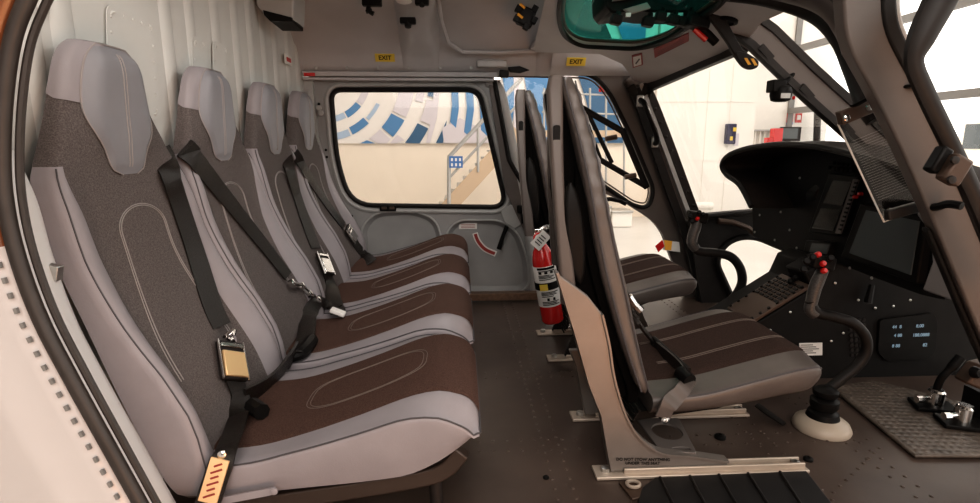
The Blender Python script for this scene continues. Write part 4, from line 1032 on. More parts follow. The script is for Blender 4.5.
# large display
q = [(860, 203), (926, 216), (916, 284), (840, 257)]
md = MB().prism(px_plate(q, 1.155, 0), (.035, 0, 0)).build('main_display', M['black'], ip, bevel=.005)
MB().prism(px_plate([(866, 210), (919, 221), (910, 275), (849, 253)], 1.150, 0), (.004, 0, 0)).build('screen', M['screen_blue'], md)
# eyebrow side piece nearest the pillar
MB().prism([at(x, y, X=1.10) for x, y in ((916, 214), (929, 232), (932, 262), (922, 290), (960, 304), (985, 320), (985, 240), (930, 200))], (.05, 0, 0)).build('side_cheek', M['ceil_dark'], ip, bevel=.004)

# ------------------------------------------------------------------ centre pedestal
pd = thing('centre_pedestal', 'black sloping centre pedestal with rows of knobs and a digital radio', 'pedestal', at(860, 400, Y=1.56))
mpW = lambda x, y: at(x, y, Y=1.56)
wallpx = [(690, 352), (742, 332), (752, 326), (812, 289), (822, 268), (836, 262), (870, 272), (919, 282), (1000, 296), (1000, 425), (790, 412), (700, 412)]
pw = MB(); pw.panel(wallpx, [], mpW, (0, .24, 0)); pw = pw.build('side_wall', M['dash'], pd, bevel=.004)
mb = MB()
for x, y in ((790, 312), (813, 305), (831, 341), (843, 333), (835, 283), (858, 300), (875, 308), (893, 306), (910, 300), (930, 318), (770, 330), (850, 372), (760, 350)): mb.lathe([(.0042, 0), (.0042, .0025), (.002, .004)], at(x, y, Y=1.558), (0, -1, 0), 8)
build_each(mb, 'screw', M['steel'], pw)
pc = MB().prism([at(x, y, Y=1.555) for x, y in ((799, 343), (822, 342.5), (822, 355), (799, 355.5))], (0, -.002, 0)).build('placard', M['paper'], pd); pc['label'] = 'white printed placard on the pedestal wall'
mb = MB()
for k in range(5): a = at(801, 345+k*2.0, Y=1.5515); b = at(813+(k % 3)*3, 345+k*2.0, Y=1.5515); mb.box((a+b)/2, ((b-a).length, .0006, .0022))
mb.build('lettering', M['darktrim'], pc)
# radio panel with pale digits
rq = roundpoly([(880, 320), (934, 313), (938, 322), (936, 352), (928, 360), (886, 361), (878, 352)], 4)
rp = MB().panel(rq, [], lambda x, y: at(x, y, Y=1.55), (0, .012, 0)).build('radio_panel', M['black'], pd, bevel=.003)
for k, (tx, x, y) in enumerate((('44  8', 897, 327), ('8.00', 920, 326), ('4 88', 898, 335.5), ('188.0888', 921, 335), ('8 88', 896, 346), ('82', 925, 345))): text(tx, .015, at(x, y, Y=1.547), (1, 0, .02), (0, 0, 1), M['cyan'], 'digits', rp)
# hole grid
mb = MB()
for i in range(4):
    for j in range(8): mb.lathe([(.006, 0), (.006, .002), (.003, .0022)], at(850+i*4.6+j*.3, 320+j*5, Y=1.557), (0, -1, 0), 8)
mb.build('vent_grille', M['darktrim'], pd)
# sloping top plate with keys
tp = [at(752, 325, Y=1.55), at(812, 288, Y=1.55), at(812, 288, Y=1.55)+V((0, .15, 0)), at(752, 325, Y=1.55)+V((0, .15, 0))]
tpn = (tp[1]-tp[0]).cross(tp[3]-tp[0]).normalized()
if tpn.z < 0: tpn = -tpn
tpo = MB().prism([p+tpn*.001 for p in tp], tpn*.012).build('top_plate', M['brownplate'], pd, bevel=.003); tpo['label'] = 'brownish sloping top plate of the pedestal'
mb = MB(); e_x = (tp[1]-tp[0]); e_y = (tp[3]-tp[0]); Rk = Matrix((e_x.normalized(), V((0, 1, 0)), tpn)).transposed()
for i in range(7):
    for j in range(5):
        mb.box(tp[0]+e_x*(.50+.065*i)+e_y*(.14+.18*j)+tpn*.013, (.008, .018, .006), Rk)
build_each(mb, 'key', M['black'], tpo)
mb = MB()
for i in range(7): mb.lathe([(.005, 0), (.005, .006)], tp[0]+e_x*(.06+.14*i)+e_y*.05+tpn*.012, tpn, 6); mb.lathe([(.005, 0), (.005, .006)], tp[0]+e_x*(.06+.14*i)+e_y*.95+tpn*.012, tpn, 6)
build_each(mb, 'screw', M['black'], tpo)
# knob cluster behind the grip
for k in range(15):
    x = 793+(k % 5)*6+random.uniform(-1.5, 1.5); y = 284-(k % 5)*3.2-(k//5)*6
    MB().lathe([(.011, 0), (.011, .012), (.008, .022), (.004, .024)], at(x, y, Y=1.62+.05*(k//5)), (-.6, -.3, .7), 10).build('knob', M['black'], pd)
MB().box(at(808, 273, Y=1.62), (.07, .10, .07), Matrix.Rotation(-.5, 3, 'Y')).build('knob_block', M['black'], pd, bevel=.006)
# levers under the large display
mb = MB()
for x, y, x2, y2 in ((872, 285, 868, 303),): mb.tube([at(x, y, Y=1.54), at(x2, y2, Y=1.53)], [.008, .012], 8)
build_each(mb, 'lever', M['black'], pd)

# ------------------------------------------------------------------ heel mat, pedals, side box
hm = [at(x, y, Z=.01) for x, y in ((832, 388), (872, 380), (985, 408), (1000, 456), (915, 456))]
mb = MB(); mb.prism([V((p.x, p.y, .003)) for p in hm], (0, 0, .010)); hmo = mb.build('heel_mat', M['matfloor'], bevel=.004); tag(hmo, 'grey quilted heel mat on the floor in front of the pedals', 'mat')
def pedal(x, y, dx, label, lever):
    b = at(x, y+10, Z=.014); t = thing('rudder_pedal', label, 'pedal', b, 'rudder pedal posts')
    MB().box(b+V((0, 0, .006)), (.10, .07, .012), Matrix.Rotation(-.35, 3, 'Z')).build('base_plate', M['black'], t, bevel=.003)
    MB().lathe([(.021, .010), (.021, .050), (.016, .055), (.016, .058)], b, (.05, 0, 1), 20).build('post', M['chrome'], t, smooth=40)
    mb = MB(); c = b+V((0, 0, .030)); mb.tube([c+V((-.055, -.005, .0)), c+V((.03, .002, .004))], .006, 8); mb.lathe([(.010, -.008), (.010, .008)], c+V((-.05, -.005, 0)), (1, 0, 0), 8); mb.build('clamp_pin', M['chrome'], t)
    if lever: MB().tube(spline([b+V((.0, 0, .05)), b+V((.01, .0, .09)), b+V((.035, .0, .12)), b+V((.055, 0, .15))], 4), [.010]*8+[.013]*5, 10).build('pedal_arm', M['black'], t)
    return t
pedal(933, 398, 0, 'silver pedal post on a black base with a black curved arm above it', True)
pedal(961, 415, 0, 'silver pedal post closer to the camera at the right picture edge', False)
sbx = thing('side_control_box', 'dark brown control box with a round knob at the lower right edge', 'control box', at(985, 385, Y=1.16))
MB().prism([at(x, y, Y=1.16) for x, y in ((952, 377), (966, 360), (1010, 350), (1010, 396), (978, 388))], (0, -.04, 0)).build('housing', M['brownplate'], sbx, bevel=.006)
MB().lathe([(.014, 0), (.013, .010), (.009, .016)], at(974, 372, Y=1.118), (0, -1, .2), 14).build('knob', M['black'], sbx)
MB().box(at(1000, 410, Y=1.24), (.10, .12, .09)).build('base_bracket', M['black'], sbx)

# ------------------------------------------------------------------ floor bits at the front
rm = [at(x, y, Z=.006) for x, y in ((636, 512), (642, 488), (655, 478), (806, 471), (838, 512))]
rmo = thing('ribbed_floor_mat', 'black ribbed rubber floor mat at the bottom edge before the near front seat', 'mat', rm[1])
MB().prism([V((p.x, p.y, .001)) for p in rm], (0, 0, .007)).build('mat_sheet', M['blackmat'], rmo, bevel=.002)
mb = MB()
for x0, x1 in ((660, 677), (690, 709), (719, 741), (748, 773), (780, 806)):
    a = at(x0, 477.5-(x0-655)*.046, Z=.009); b = at(x1, 512, Z=.009); mb.tube([a, b], .0035, 6)
build_each(mb, 'rib', M['rubber'], rmo)
q = at(633, 488, Z=0); td = thing('tie_down', 'small metal tie-down ring set in the floor beside the ribbed mat', 'tie-down', q)
MB().box(q+V((0, -.01, .003)), (.045, .06, .006), Matrix.Rotation(.2, 3, 'Z')).build('base_plate', M['brownplate'], td, bevel=.002)
MB().tube([q+V((.014*math.cos(2*pi*i/16), .012*math.sin(2*pi*i/16), .010)) for i in range(16)], .004, 6, closed=True).build('ring', M['railmetal'], td)
for k, (x, y, l) in enumerate(((720, 438, 'round black floor plug below the near front seat'), (808, 460, 'small black floor plug ahead of the seat rail'), (546, 478, 'small black floor plug on the open floor left of the seat leg'))):
    rr_k = (1, .8, .5)[k]; mb = MB(); mb.lathe([(.014*rr_k, 0), (.014*rr_k, .006*rr_k), (.009*rr_k, .010*rr_k), (.005*rr_k, .010*rr_k), (.005*rr_k, .006*rr_k)], at(x, y, Z=0), (0, 0, 1), 16); o = mb.build('floor_plug', M['black']); tag(o, l, 'floor plug', 'floor plugs')
mb = MB(); mb.tube([at(757, 405, Z=.03), at(768, 413, Z=.02), at(784, 424, Z=.012)], [.012, .012, .010], 10, flat=.5); o = mb.build('seat_lever', M['rubber']); tag(o, 'flat black lever on the floor between near front seat and cyclic boot', 'lever')

# ------------------------------------------------------------------ signs and small things on ceiling and walls
def sign(px, py, w, h, Pfn, right, up, body, label, name='exit_sign'):
    o = Pfn(px, py); right = V(right).normalized(); up = V(up); up = (up-right*right.dot(up)).normalized(); n = right.cross(up); n = -n if n.y > 0 else n
    t = thing(name, label, 'sign', o, 'exit signs')
    R = Matrix((right, up, right.cross(up))).transposed()
    b = MB().box(o+n*.002, (w, h, .003), R).build('sign_plate', M['yellow'], t); text(body, h*.78, o+n*.0045, right, up, M['darktrim'], 'lettering', b); return t
dc = (V((0, 2.42, 1.115))-V((0, 2.455, 1.06))).normalized()
def on_ceil(px, py): return on_plane(px, py, V((0, 2.44, 1.084)), V((0, -dc.z, dc.y)))
sign(385, 57.5, .082, .034, on_ceil, (1, 0, 0), dc, 'EXIT', 'yellow EXIT sign above the rear sliding door window')
sign(576, 61.5, .082, .036, lambda x, y: on_plane(x, y, V((0, 2.40, 1.084)), V((0, -dc.z, dc.y))), (1, 0, 0), dc, 'EXIT', 'yellow EXIT sign below the tinted roof window')
def roof_plate(q, m, name, label, cat, th=.003):
    t = thing(name, label, cat, mpR(*q[0])); MB().prism([mpR(*p)+nR*.001 for p in q], nR*th).build('plate', m, t); return t
t = roof_plate([(654, 48), (689, 32), (689, 40), (655, 57)], M['redlabel'], 'red_placard', 'long dark red placard beside the tinted roof window', 'placard')
mb = MB()
for k in range(3): mb.prism([mpR(658, 50.5+k*2)+nR*.0045, mpR(684, 38+k*2-.3)+nR*.0045, mpR(684, 38.4+k*2-.3)+nR*.0045, mpR(658, 50.9+k*2)+nR*.0045], nR*.0003)
mb.build('lettering', M['piping'], t)
t = roof_plate([(632, 55), (642, 52.5), (643, 64), (633, 67)], M['redlabel'], 'warning_placard', 'small white square placard with a red border on the roof lining', 'placard')
MB().prism([mpR(x, y)+nR*.0042 for x, y in ((633.3, 56), (641.2, 54), (641.9, 63.2), (634, 65.7))], nR*.0006).build('white_face', M['paper'], t)
MB().prism([mpR(x, y)+nR*.005 for x, y in ((635.5, 62), (639.5, 57), (640.3, 58), (636.5, 63))], nR*.0006).build('symbol', M['piping'], t)
q = at(288, 60, X=XW+.014); t = thing('wall_placard', 'tiny white placard with a red bar on the ribbed rear wall', 'placard', q)
MB().box(q+V((.001, 0, 0)), (.003, .085, .034)).build('plate', M['paper'], t); MB().box(q+V((.003, 0, 0)), (.002, .05, .016)).build('red_bar', M['red'], t)
q = at(309.5, 74.5, Y=2.452); tm = MB().box(q, (.046, .003, .014)).build('track_marker', M['red'], bpy.data.objects['trim_6'])
# box at the corner of rear wall and ceiling
q = [at(x, y, Y=1.95) for x, y in ((254, -20), (294, -20), (293, 20), (262, 12), (256, 6))]
t = thing('speaker_box', 'grey box with a black grille where the rear wall meets the ceiling', 'speaker box', q[2])
MB().prism(q, (0, .14, 0)).build('housing', M['grey_lit'], t, bevel=.006)
MB().prism([at(x, y, Y=1.945) for x, y in ((263, 10), (292, 17.5), (292, 21.5), (270, 21), (264, 15))], (0, .13, -.006)).build('grille', M['black'], t)
# ceiling fittings
def cfit(px, py, Y, sz, name, label, cat):
    q = at(px, py, Y=Y); t = thing(name, label, cat, q); MB().box(q, sz).build('body', M['black'], t, bevel=.005); return t, q
t, q = cfit(408, 21, 2.19, (.06, .03, .024), 'ceiling_vent', 'small black vent on the ceiling cross beam', 'vent'); MB().lathe([(.016, 0), (.012, .018), (.006, .02)], q+V((0, 0, -.006)), (0, -.3, -1), 12).build('nozzle', M['rubber'], t)
t, q = cfit(372, 2, 2.10, (.07, .03, .03), 'headset_hook', 'black headset hook at the top edge left of the cross beam', 'hook'); MB().tube([q+V((-.01, 0, 0)), q+V((-.016, 0, -.03)), q+V((.004, 0, -.04))], .009, 8).build('hook_arm', M['black'], t); MB().tube([at(366, 12, Y=2.12), at(372, 10, Y=2.12)], .007, 8).build('hook_tip', M['black'], t)
t, q = cfit(422, 1, 2.09, (.05, .03, .03), 'headset_socket', 'black headset socket at the top edge right of the cross beam', 'socket'); MB().lathe([(.012, 0), (.010, .02)], q, (0, -.5, -1), 10).build('socket_nozzle', M['rubber'], t)
t = thing('dome_lamp', 'small pale dome lamp under the ceiling cross beam at the top edge', 'lamp', at(404, -2, Y=2.08)); MB().lathe([(.030, 0), (.028, -.008), (.016, -.013), (.002, -.014)], at(404, -1, Y=2.08), (0, .15, 1), 20).build('lens', M['paper'], t)
q = at(526, 16, Y=2.12); t = thing('headset_jack', 'black headset jack box with orange leads on the ceiling before the roof window', 'jack box', q)
MB().box(q+V((0, 0, -.005)), (.06, .04, .065), Matrix.Rotation(.35, 3, 'Y')).build('body', M['black'], t, bevel=.006)
mb = MB()
for dx, dz in ((-.03, .02), (.028, -.018), (.0, -.04), (-.036, -.012), (.03, .02)): mb.box(q+V((dx, -.015, dz)), (.022, .022, .026), Matrix.Rotation(.5, 3, 'Y'))
build_each(mb, 'connector', M['black'], t, bevel=.003)
for dx, dz in ((-.026, .034), (-.034, .0)): MB().tube([q+V((dx, -.03, dz)), q+V((dx+.018, -.032, dz-.014))], .005, 8).build('orange_lead', M['amber'], t)
t = thing('track_catch', 'black catch and arm at the front end of the far door track', 'catch', at(508, 72, Y=2.42)); MB().prism([at(x, y, Y=2.42) for x, y in ((508, 67), (520, 66), (530, 70), (520, 73), (510, 72))], (0, .02, 0)).build('arm', M['black'], t, bevel=.003); MB().box(at(504, 74, Y=2.42), (.04, .03, .03)).build('catch_body', M['black'], t, bevel=.004); MB().box(at(497, 79, Y=2.42), (.03, .03, .014)).build('striker', M['chrome'], t, bevel=.002)
# grab handle on the far windscreen pillar
t = thing('grab_handle', 'black grab handle on the far windscreen pillar', 'handle', at(648, 130, Y=2.38))
gh = spline([at(x, y, Y=yy) for x, y, yy in ((640, 100, 2.41), (644, 103, 2.36), (648, 112, 2.34), (654, 128, 2.34), (657, 140, 2.36), (655, 144, 2.41))], 5)
MB().tube(gh, .012, 10).build('grip', M['black'], t, smooth=60); mb = MB(); mb.box(at(640, 101, Y=2.41), (.03, .02, .05)); mb.box(at(655, 142, Y=2.41), (.03, .02, .05)); build_each(mb, 'mount', M['steel'], t, bevel=.005)
MB().tube([p+V((.003, -.011, .003)) for p in gh[6:-6]], .003, 6).build('grip_highlight', M['chrome'], t)  # thin chrome strip stands in for the highlight along the grip
# overhead console and levers
ov_ = thing('overhead_console', 'black overhead switch console in front of the tinted roof window', 'console', at(660, 5, Y=1.62))
MB().prism([at(x, y, Y=1.62) for x, y in ((604, -25), (606, 6), (612, 13), (640, 10), (650, 12), (700, 13), (716, 14), (722, 5), (720, -25))], (0, .16, 0)).build('housing', M['black'], ov_, bevel=.006)
mb = MB(); mb.prism([at(x, y, Y=1.615) for x, y in ((611, 2), (641, -2), (652, -12), (618, -8))], (0, -.012, 0)); mb.prism([at(x, y, Y=1.615) for x, y in ((622, 10), (646, 3), (650, 9), (630, 15))], (0, -.012, 0)); build_each(mb, 'side_cover', M['ceil_dark'], ov_, bevel=.003)
for k, (x, y) in enumerate(((616, 20), (648, 22), (660, 17), (673, 20), (683, 22), (690, 17))):
    lv = MB().box(at(x, y, Y=1.60), (.030, .03, .026), Matrix.Rotation(.2, 3, 'Y')).build('switch_knob', M['black'], ov_, bevel=.004); MB().tube([at(x+3, y-8, Y=1.61), at(x, y, Y=1.60)], .008, 8).build('switch_stem', M['black'], lv)
mb = MB()
for x in (628, 655, 667, 680, 694): mb.box(at(x, 15, Y=1.608), (.014, .01, .010))
build_each(mb, 'metal_tab', M['steel'], ov_)
tl = thing('overhead_lever', 'black overhead lever with two amber stripes on its rounded end', 'lever', at(716, 18, Y=1.55))
MB().strap([at(x, y, Y=1.55) for x, y in ((711, 10), (722, 26), (731, 41), (738, 53), (743, 58))], (1, 0, .4), [.036, .032, .026, .028, .034], .007).build('arm', M['darktrim'], tl, bevel=.003)
kn = MB().prism([at(x, y, Y=1.54) for x, y in roundpoly([(735, 50), (748, 53), (759, 60), (759, 67), (752, 70), (744, 67), (737, 58)], 4)], (0, .016, 0)).build('lever_end', M['darktrim'], tl, bevel=.004)
mb = MB()
for dx in (0, 6.5): mb.prism([at(x+dx, y+dx*.1, Y=1.538) for x, y in ((744, 58), (747, 58), (751, 64.5), (748, 65))], (0, -.001, 0))
build_each(mb, 'amber_stripe', M['amber'], kn)
t = thing('rotor_brake_handle', 'red-marked black handle hanging beside the overhead lever', 'handle', at(700, 33, Y=1.6))
MB().tube([at(x, y, Y=1.6) for x, y in ((697, 26), (708, 35), (716, 43))], [.014, .013, .012], 10).build('grip', M['black'], t); MB().tube([at(x, y, Y=1.585) for x, y in ((694, 29), (706, 40))], .008, 8).build('red_guard', M['red'], t)
mb = MB(); mb.box(at(697, 23, Y=1.58), (.06, .05, .03), Matrix.Rotation(.2, 3, 'Y')); mb.build('pivot_block', M['black'], t, bevel=.005)
t = thing('roof_vent', 'round black air vent in the front roof lining', 'vent', mpR(727, 20)); c = mpR(727, 20)
MB().lathe([(.030, 0), (.030, .006), (.022, .008), (.018, .003), (.004, .003)], c, nR, 20).build('vent_ring', M['black'], t)
# compass on the centre post
q = at(781, 92, Y=1.60); t = thing('magnetic_compass', 'small black magnetic compass hung below the windscreen centre post', 'compass', q)
MB().lathe([(.016, -.028), (.026, -.024), (.030, -.010), (.030, .006), (.024, .016), (.01, .022)], q, (0, 0, 1), 24).build('body', M['black'], t, smooth=50)
mb = MB(); mb.box(q+V((-.016, .0, .016)), (.04, .04, .035)); mb.tube([q+V((0, 0, .015)), q+V((.03, .02, .04)), q+V((.05, .03, .055))], .008, 8); mb.build('mount', M['black'], t, bevel=.004)
MB().prism([q+V((-.018, -.031, -.02)), q+V((.010, -.031, -.02)), q+V((.010, -.031, -.006)), q+V((-.018, -.031, -.006))], (0, -.002, 0)).build('dial_window', M['steel'], t)
MB().lathe([(.005, 0), (.005, .006)], q+V((.026, -.018, -.018)), (1, -1, 0), 8).build('adjuster', M['red'], t)
# clear deflector pane by the near pillar
pn = thing('acrylic_pane', 'clear acrylic pane with faint painted hatching clipped to the near windscreen pillar', 'acrylic pane', at(885, 220, Y=1.0))
pq = [at(838, 124, Y=1.02), at(882, 106, Y=1.0), at(926, 207, Y=.96), at(884, 222, Y=1.0)]
MB().prism(pq, (.0, .003, 0)).build('pane', M['glass_pane'], pn)
MB().tube([pq[0], pq[3]], .0018, 6).build('edge_glow', M['paper'], pn); MB().tube([pq[1], pq[2]], .0014, 6).build('edge_glow', M['paper'], pn); MB().tube([pq[3], pq[2]], .0010, 6).build('edge_glow', M['paper'], pn)  # white tubes stand in for the glow along the acrylic edges
mb = MB()
for k in range(26):
    t_ = .20+.62*k/26; a = pq[0].lerp(pq[3], t_); b = pq[1].lerp(pq[2], t_); mb.tube([a.lerp(b, .12)+V((0, .004, 0)), a.lerp(b, .93)+V((0, .004, 0))], .00024, 4)
mb.build('reflections', M['grey_lit'], pn)  # pale lines painted in for a reflection across the pane
c = MB().box((at(841, 118, Y=.99)+at(877, 103, Y=.97))/2, (.078, .016, .026), Matrix.Rotation(-.42, 3, 'Y').inverted() if False else Matrix.Rotation(-.38, 3, 'Y')).build('clip', M['brownplate'], pn, bevel=.003)
mb = MB()
for x, y in ((846, 118), (868, 108)): mb.lathe([(.006, 0), (.006, .003), (.003, .004)], at(x, y, Y=.965), (0, -1, 0), 8)
build_each(mb, 'screw', M['chrome'], c)
MB().tube(spline([at(852, 107, Y=.98), at(876, 95, Y=.94), at(905, 87, Y=.90), at(918, 86, Y=.88)], 4), .006, 8, flat=.6).build('clip_strap', M['black'], pn)
c = MB().box((at(885, 216, Y=.985)+at(926, 204, Y=.95))/2, (.075, .014, .020), Matrix.Rotation(-.26, 3, 'Y')).build('clip', M['darktrim'], pn, bevel=.003)
MB().tube(spline([at(922, 206, Y=.94), at(936, 207, Y=.90), at(948, 204, Y=.88), at(962, 206, Y=.86)], 4), .007, 8).build('clip_strap', M['black'], pn)
# streamer tag on the far door
q = at(664, 245, Y=2.44); t = thing('streamer_tag', 'small orange and white paper tag hanging on the far door post', 'tag', q)
MB().prism([at(x, y, Y=2.44) for x, y in ((661, 240), (679, 242), (680, 252), (663, 250))], (0, -.003, 0)).build('paper', M['paper'], t); MB().prism([at(x, y, Y=2.43) for x, y in ((655, 246), (662, 240), (664, 246), (658, 252))], (0, -.006, 0)).build('red_flag', M['red'], t)
MB().prism([at(x, y, Y=2.435) for x, y in ((664, 240), (672, 241), (671, 250), (665, 250))], (0, -.003, 0)).build('orange_patch', M['amber'], t)

# ================================================================== HANGAR
GZ = -.62; HY = 10.0
mb = MB(); mb.box((6, 8, GZ-.05), (60, 44, .1)); struct('ground', mb, M['ground'], 'pale polished hangar floor outside the helicopter', 'floor')
H = lambda x, y: at(x, y, Y=HY)
mb = MB(); mb.box((-.8, HY+.1, 2.7), (10.4, .2, 6.7)); hw = struct('wall_back', mb, M['cream'], 'cream hangar wall seen through the rear door window', 'wall')
mb = MB(); a = H(652, 140).x; b = H(750, 140).x; mb.box(((a+b)/2, HY-.0, 2.7), (b-a, .24, 6.7))
for x in (705, 728): mb.box(H(x, 100)+V((0, -.125, 0)), (.012, .01, 5))
mb.box(H(700, 102)+V((0, -.125, 0)), (b-a, .01, .02)); mb.box(H(700, 160)+V((0, -.125, 0)), (b-a, .01, .012))
struct('wall_panelled', mb, M['white'], 'white panelled hangar wall beyond the windscreen', 'wall')
W2 = 12.0; mb = MB(); a = at(738, 100, Y=W2).x; b = at(830, 100, Y=W2).x; mb.box(((a+b)/2, W2+.1, 2.7), (b-a, .2, 6.7)); struct('wall_recess', mb, M['white'], 'white recessed hangar wall with two small red and white signs', 'wall')
mb = MB(); mb.box((-1, 2.5, 6.9), (17.2, 20, .2)); struct('roof', mb, M['white'], 'pale hangar roof high above the helicopter', 'roof')
mb = MB(); mb.box((-1, -7.2, 3.1), (17.2, .2, 7.5)); struct('wall_front', mb, M['hangar_dim'], 'grey hangar wall behind the camera side of the helicopter', 'wall')
mb = MB(); mb.box((-9.2, 2.0, 3.1), (.2, 18.4, 7.5)); struct('wall_left', mb, M['hangar_dim'], 'grey hangar wall behind the tail of the helicopter', 'wall')
# glazed side wall
gx = 7.35
gw = thing('window_4', 'tall bright hangar glazing with grey mullions at the right', 'window', (gx, 7, GZ), kind='structure')
mb = MB()
for y in (12.0, 9.6, 7.0, 4.4, 1.8, -.8, -3.4, -6.0): mb.box((gx, y, 3.0), (.12, .10, 7.3))
for z in (1.45, 2.75, 4.3): mb.box((gx, 2.6, z), (.10, 19, .12))
mb.box((gx, 2.6, GZ+.25), (.16, 19, .5)); build_each(mb, 'mullion', M['mullion'], gw)
MB().box((gx+.02, 2.6, 3.0), (.01, 19, 7.3)).build('pane', M['glass'], gw)
# mural: flat painted shapes on the wall above the cream band
mu = thing('wall_mural', 'large blue and white swirl mural along the upper hangar wall', 'mural', H(480, 144))
zt = 5.6; zb_ = H(480, 143.5).z; xa = H(255, 143).x; xb = H(651, 143).x
MB().box(((xa+xb)/2, HY-.02, (zt+zb_)/2), (xb-xa, .04, zt-zb_)).build('painted_field', M['mural'], mu)
mats = [M['blue1'], M['blue2'], M['blue3'], M['mauve'], M['slate']]; mb = MB(); yy = HY-.045
def flat(pts, m):
    global yy
    yy -= .0012; mb.cur = m; mb.poly([at(x, y, Y=yy) for x, y in pts])
def sector(cx, cy, r0, r1, a0, a1, m, ex=1.0):
    n = max(3, int(abs(a1-a0)/8)); A = [math.radians(a0+(a1-a0)*i/n) for i in range(n+1)]
    P = [(cx+ex*r1*math.cos(a), min(143.4, cy-r1*math.sin(a))) for a in A]+[(cx+ex*r0*math.cos(a), min(143.4, cy-r0*math.sin(a))) for a in A[::-1]]
    flat(P, m)
cx, cy = 325, 78
for r0, r1, a0, a1, m_ in ((39, 45, -85, -62, 0), (39, 46, -60, -38, 1), (39, 46, -36, -14, 3), (56, 63, -85, -66, 0), (55, 63, -64, -46, 1), (57, 61, -44, -26, 0),
        (75, 90, -75, -56, 1), (75, 90, -54, -43, 3), (75, 90, -41, -28, 1), (75, 90, -26, -8, 3), (75, 90, -6, 12, 0), (92, 101, -60, -38, 3), (93, 101, -14, 6, 3),
        (103, 115, -56, -41, 2), (103, 115, -39, -26, 2), (104, 115, -24, -12, 3), (104, 114, -10, -2, 2), (104, 114, 0, 14, 1)): sector(cx, cy, r0, r1, a0, a1, m_)
flat([(434, 86), (440, 86), (437, 118), (430, 143), (426, 143), (432, 116)], 3); flat([(447, 120), (443, 143), (436, 143)], 2)
flat([(442, 128), (460, 118), (474, 125), (488, 128), (492, 143), (444, 143)], 3)
flat([(451, 85), (458, 85), (459, 108), (456, 128), (450, 122), (452, 105)], 1); flat([(465, 85), (473, 85), (474, 110), (470, 137), (464, 132), (467, 108)], 1)
flat([(475, 85), (482, 85), (489, 118), (487, 136), (481, 130), (480, 106)], 1)
flat([(500, 60), (512, 60), (515, 100), (510, 143), (501, 143), (506, 100)], 1); flat([(514, 62), (519, 62), (520, 143), (514, 143)], 3)
flat([(524, 75), (547, 72), (552, 100), (549, 143), (522, 143), (530, 110)], 1); flat([(552, 72), (570, 72), (590, 143), (566, 143)], 3)
flat([(575, 66), (588, 66), (612, 100), (628, 143), (596, 143), (586, 100)], 2); flat([(602, 66), (636, 66), (648, 143), (634, 143), (616, 95)], 1)
# upper part of the mural, seen through the tinted roof window
flat([(560, -10), (584, -10), (604, 20), (616, 48), (572, 48), (556, 20)], 4); flat([(606, -10), (652, -10), (646, 25), (645, 50), (626, 50), (616, 20)], 1); flat([(575, -30), (590, -30), (600, -12), (575, -12)], 1)
mb.build('painted_swirl', mats, mu, smooth=0)
# staircase with railings
st_ = thing('staircase', 'tan steel staircase with thin pipe railings outside the rear door window', 'staircase', at(455, 205, Y=8.2))
SYY = 8.2; T = lambda x, y, Y=SYY: at(x, y, Y=Y)
for Y in (8.2, 9.0):
    MB().strap([T(444, 212, Y), T(518, 131, Y)], (.7, 0, 1), .22, .02).build('stringer', M['tan'], st_)
mb = MB()
for i in range(12):
    t_ = i/11; a = T(446, 208).lerp(T(518, 130), t_); mb.box(a+V((0, .4, 0)), (.26, .8, .03))
build_each(mb, 'tread', M['steel'], st_)
for Y in (8.18, 9.02):
    mb = MB(); mb.tube([T(449, 205, Y), T(449, 160, Y), T(449, 157, Y), T(522, 78, Y)], .03, 8); mb.tube([T(449, 178, Y), T(522, 100, Y)], .02, 8); mb.tube([T(478, 172, Y), T(478, 127, Y)], .02, 8); mb.tube([T(505, 145, Y), T(505, 97, Y)], .02, 8); mb.build('railing', M['grey_lit'], st_)
q = T(456, 162, 8.15); sg_ = MB().box(q, (.20, .01, .17)).build('stair_notice', M['signblue'], st_); mb = MB()
for k in range(2):
    for j in range(3): mb.box(q+V((-.06+.06*j, -.008, .035-.075*k)), (.03, .004, .045))
mb.build('symbol', M['paper'], sg_)
# work platform with white posts behind the front seats
wp = thing('work_platform', 'raised work platform with pale posts and rails behind the front seat tops', 'platform', at(590, 200, Y=8.6))
PF = lambda x, y, Y=8.6: at(x, y, Y=Y)
a, b = PF(541, 131), PF(640, 136); MB().box((a+b)/2+V((0, .4, 0)), ((b-a).length, .8, .10)).build('deck', M['tan'], wp)
for x in (544, 574, 590, 606, 624): MB().tube([PF(x, 88), PF(x, 205)], .018, 8).build('post', M['grey_lit'], wp)
mb = MB()
for y in (93, 112): mb.tube([PF(542, y), PF(640, y+3)], .014, 8)
build_each(mb, 'rail', M['grey_lit'], wp)
MB().lathe([(.07, 0), (.07, .08), (.03, .12)], PF(603, 92), (0, 0, 1), 12).build('beacon', M['red'], wp)
# crates on the floor by the wall
for k, (x, w_, h_) in enumerate(((596, .40, .34), (619, .34, .26))):
    q = at(x, 208, Y=8.9); q.z = GZ+h_/2; t = thing('storage_crate', ['pale storage crate on the hangar floor behind the near seat back', 'smaller pale storage crate on the hangar floor seen through the front door opening'][k], 'crate', q-V((0, 0, h_/2)))
    MB().box(q, (w_, .4, h_)).build('crate_body', M['white'], t, bevel=.02); MB().box(q+V((0, 0, h_/2)), (w_*1.06, .44, .04)).build('lid', M['steel'], t, bevel=.01)
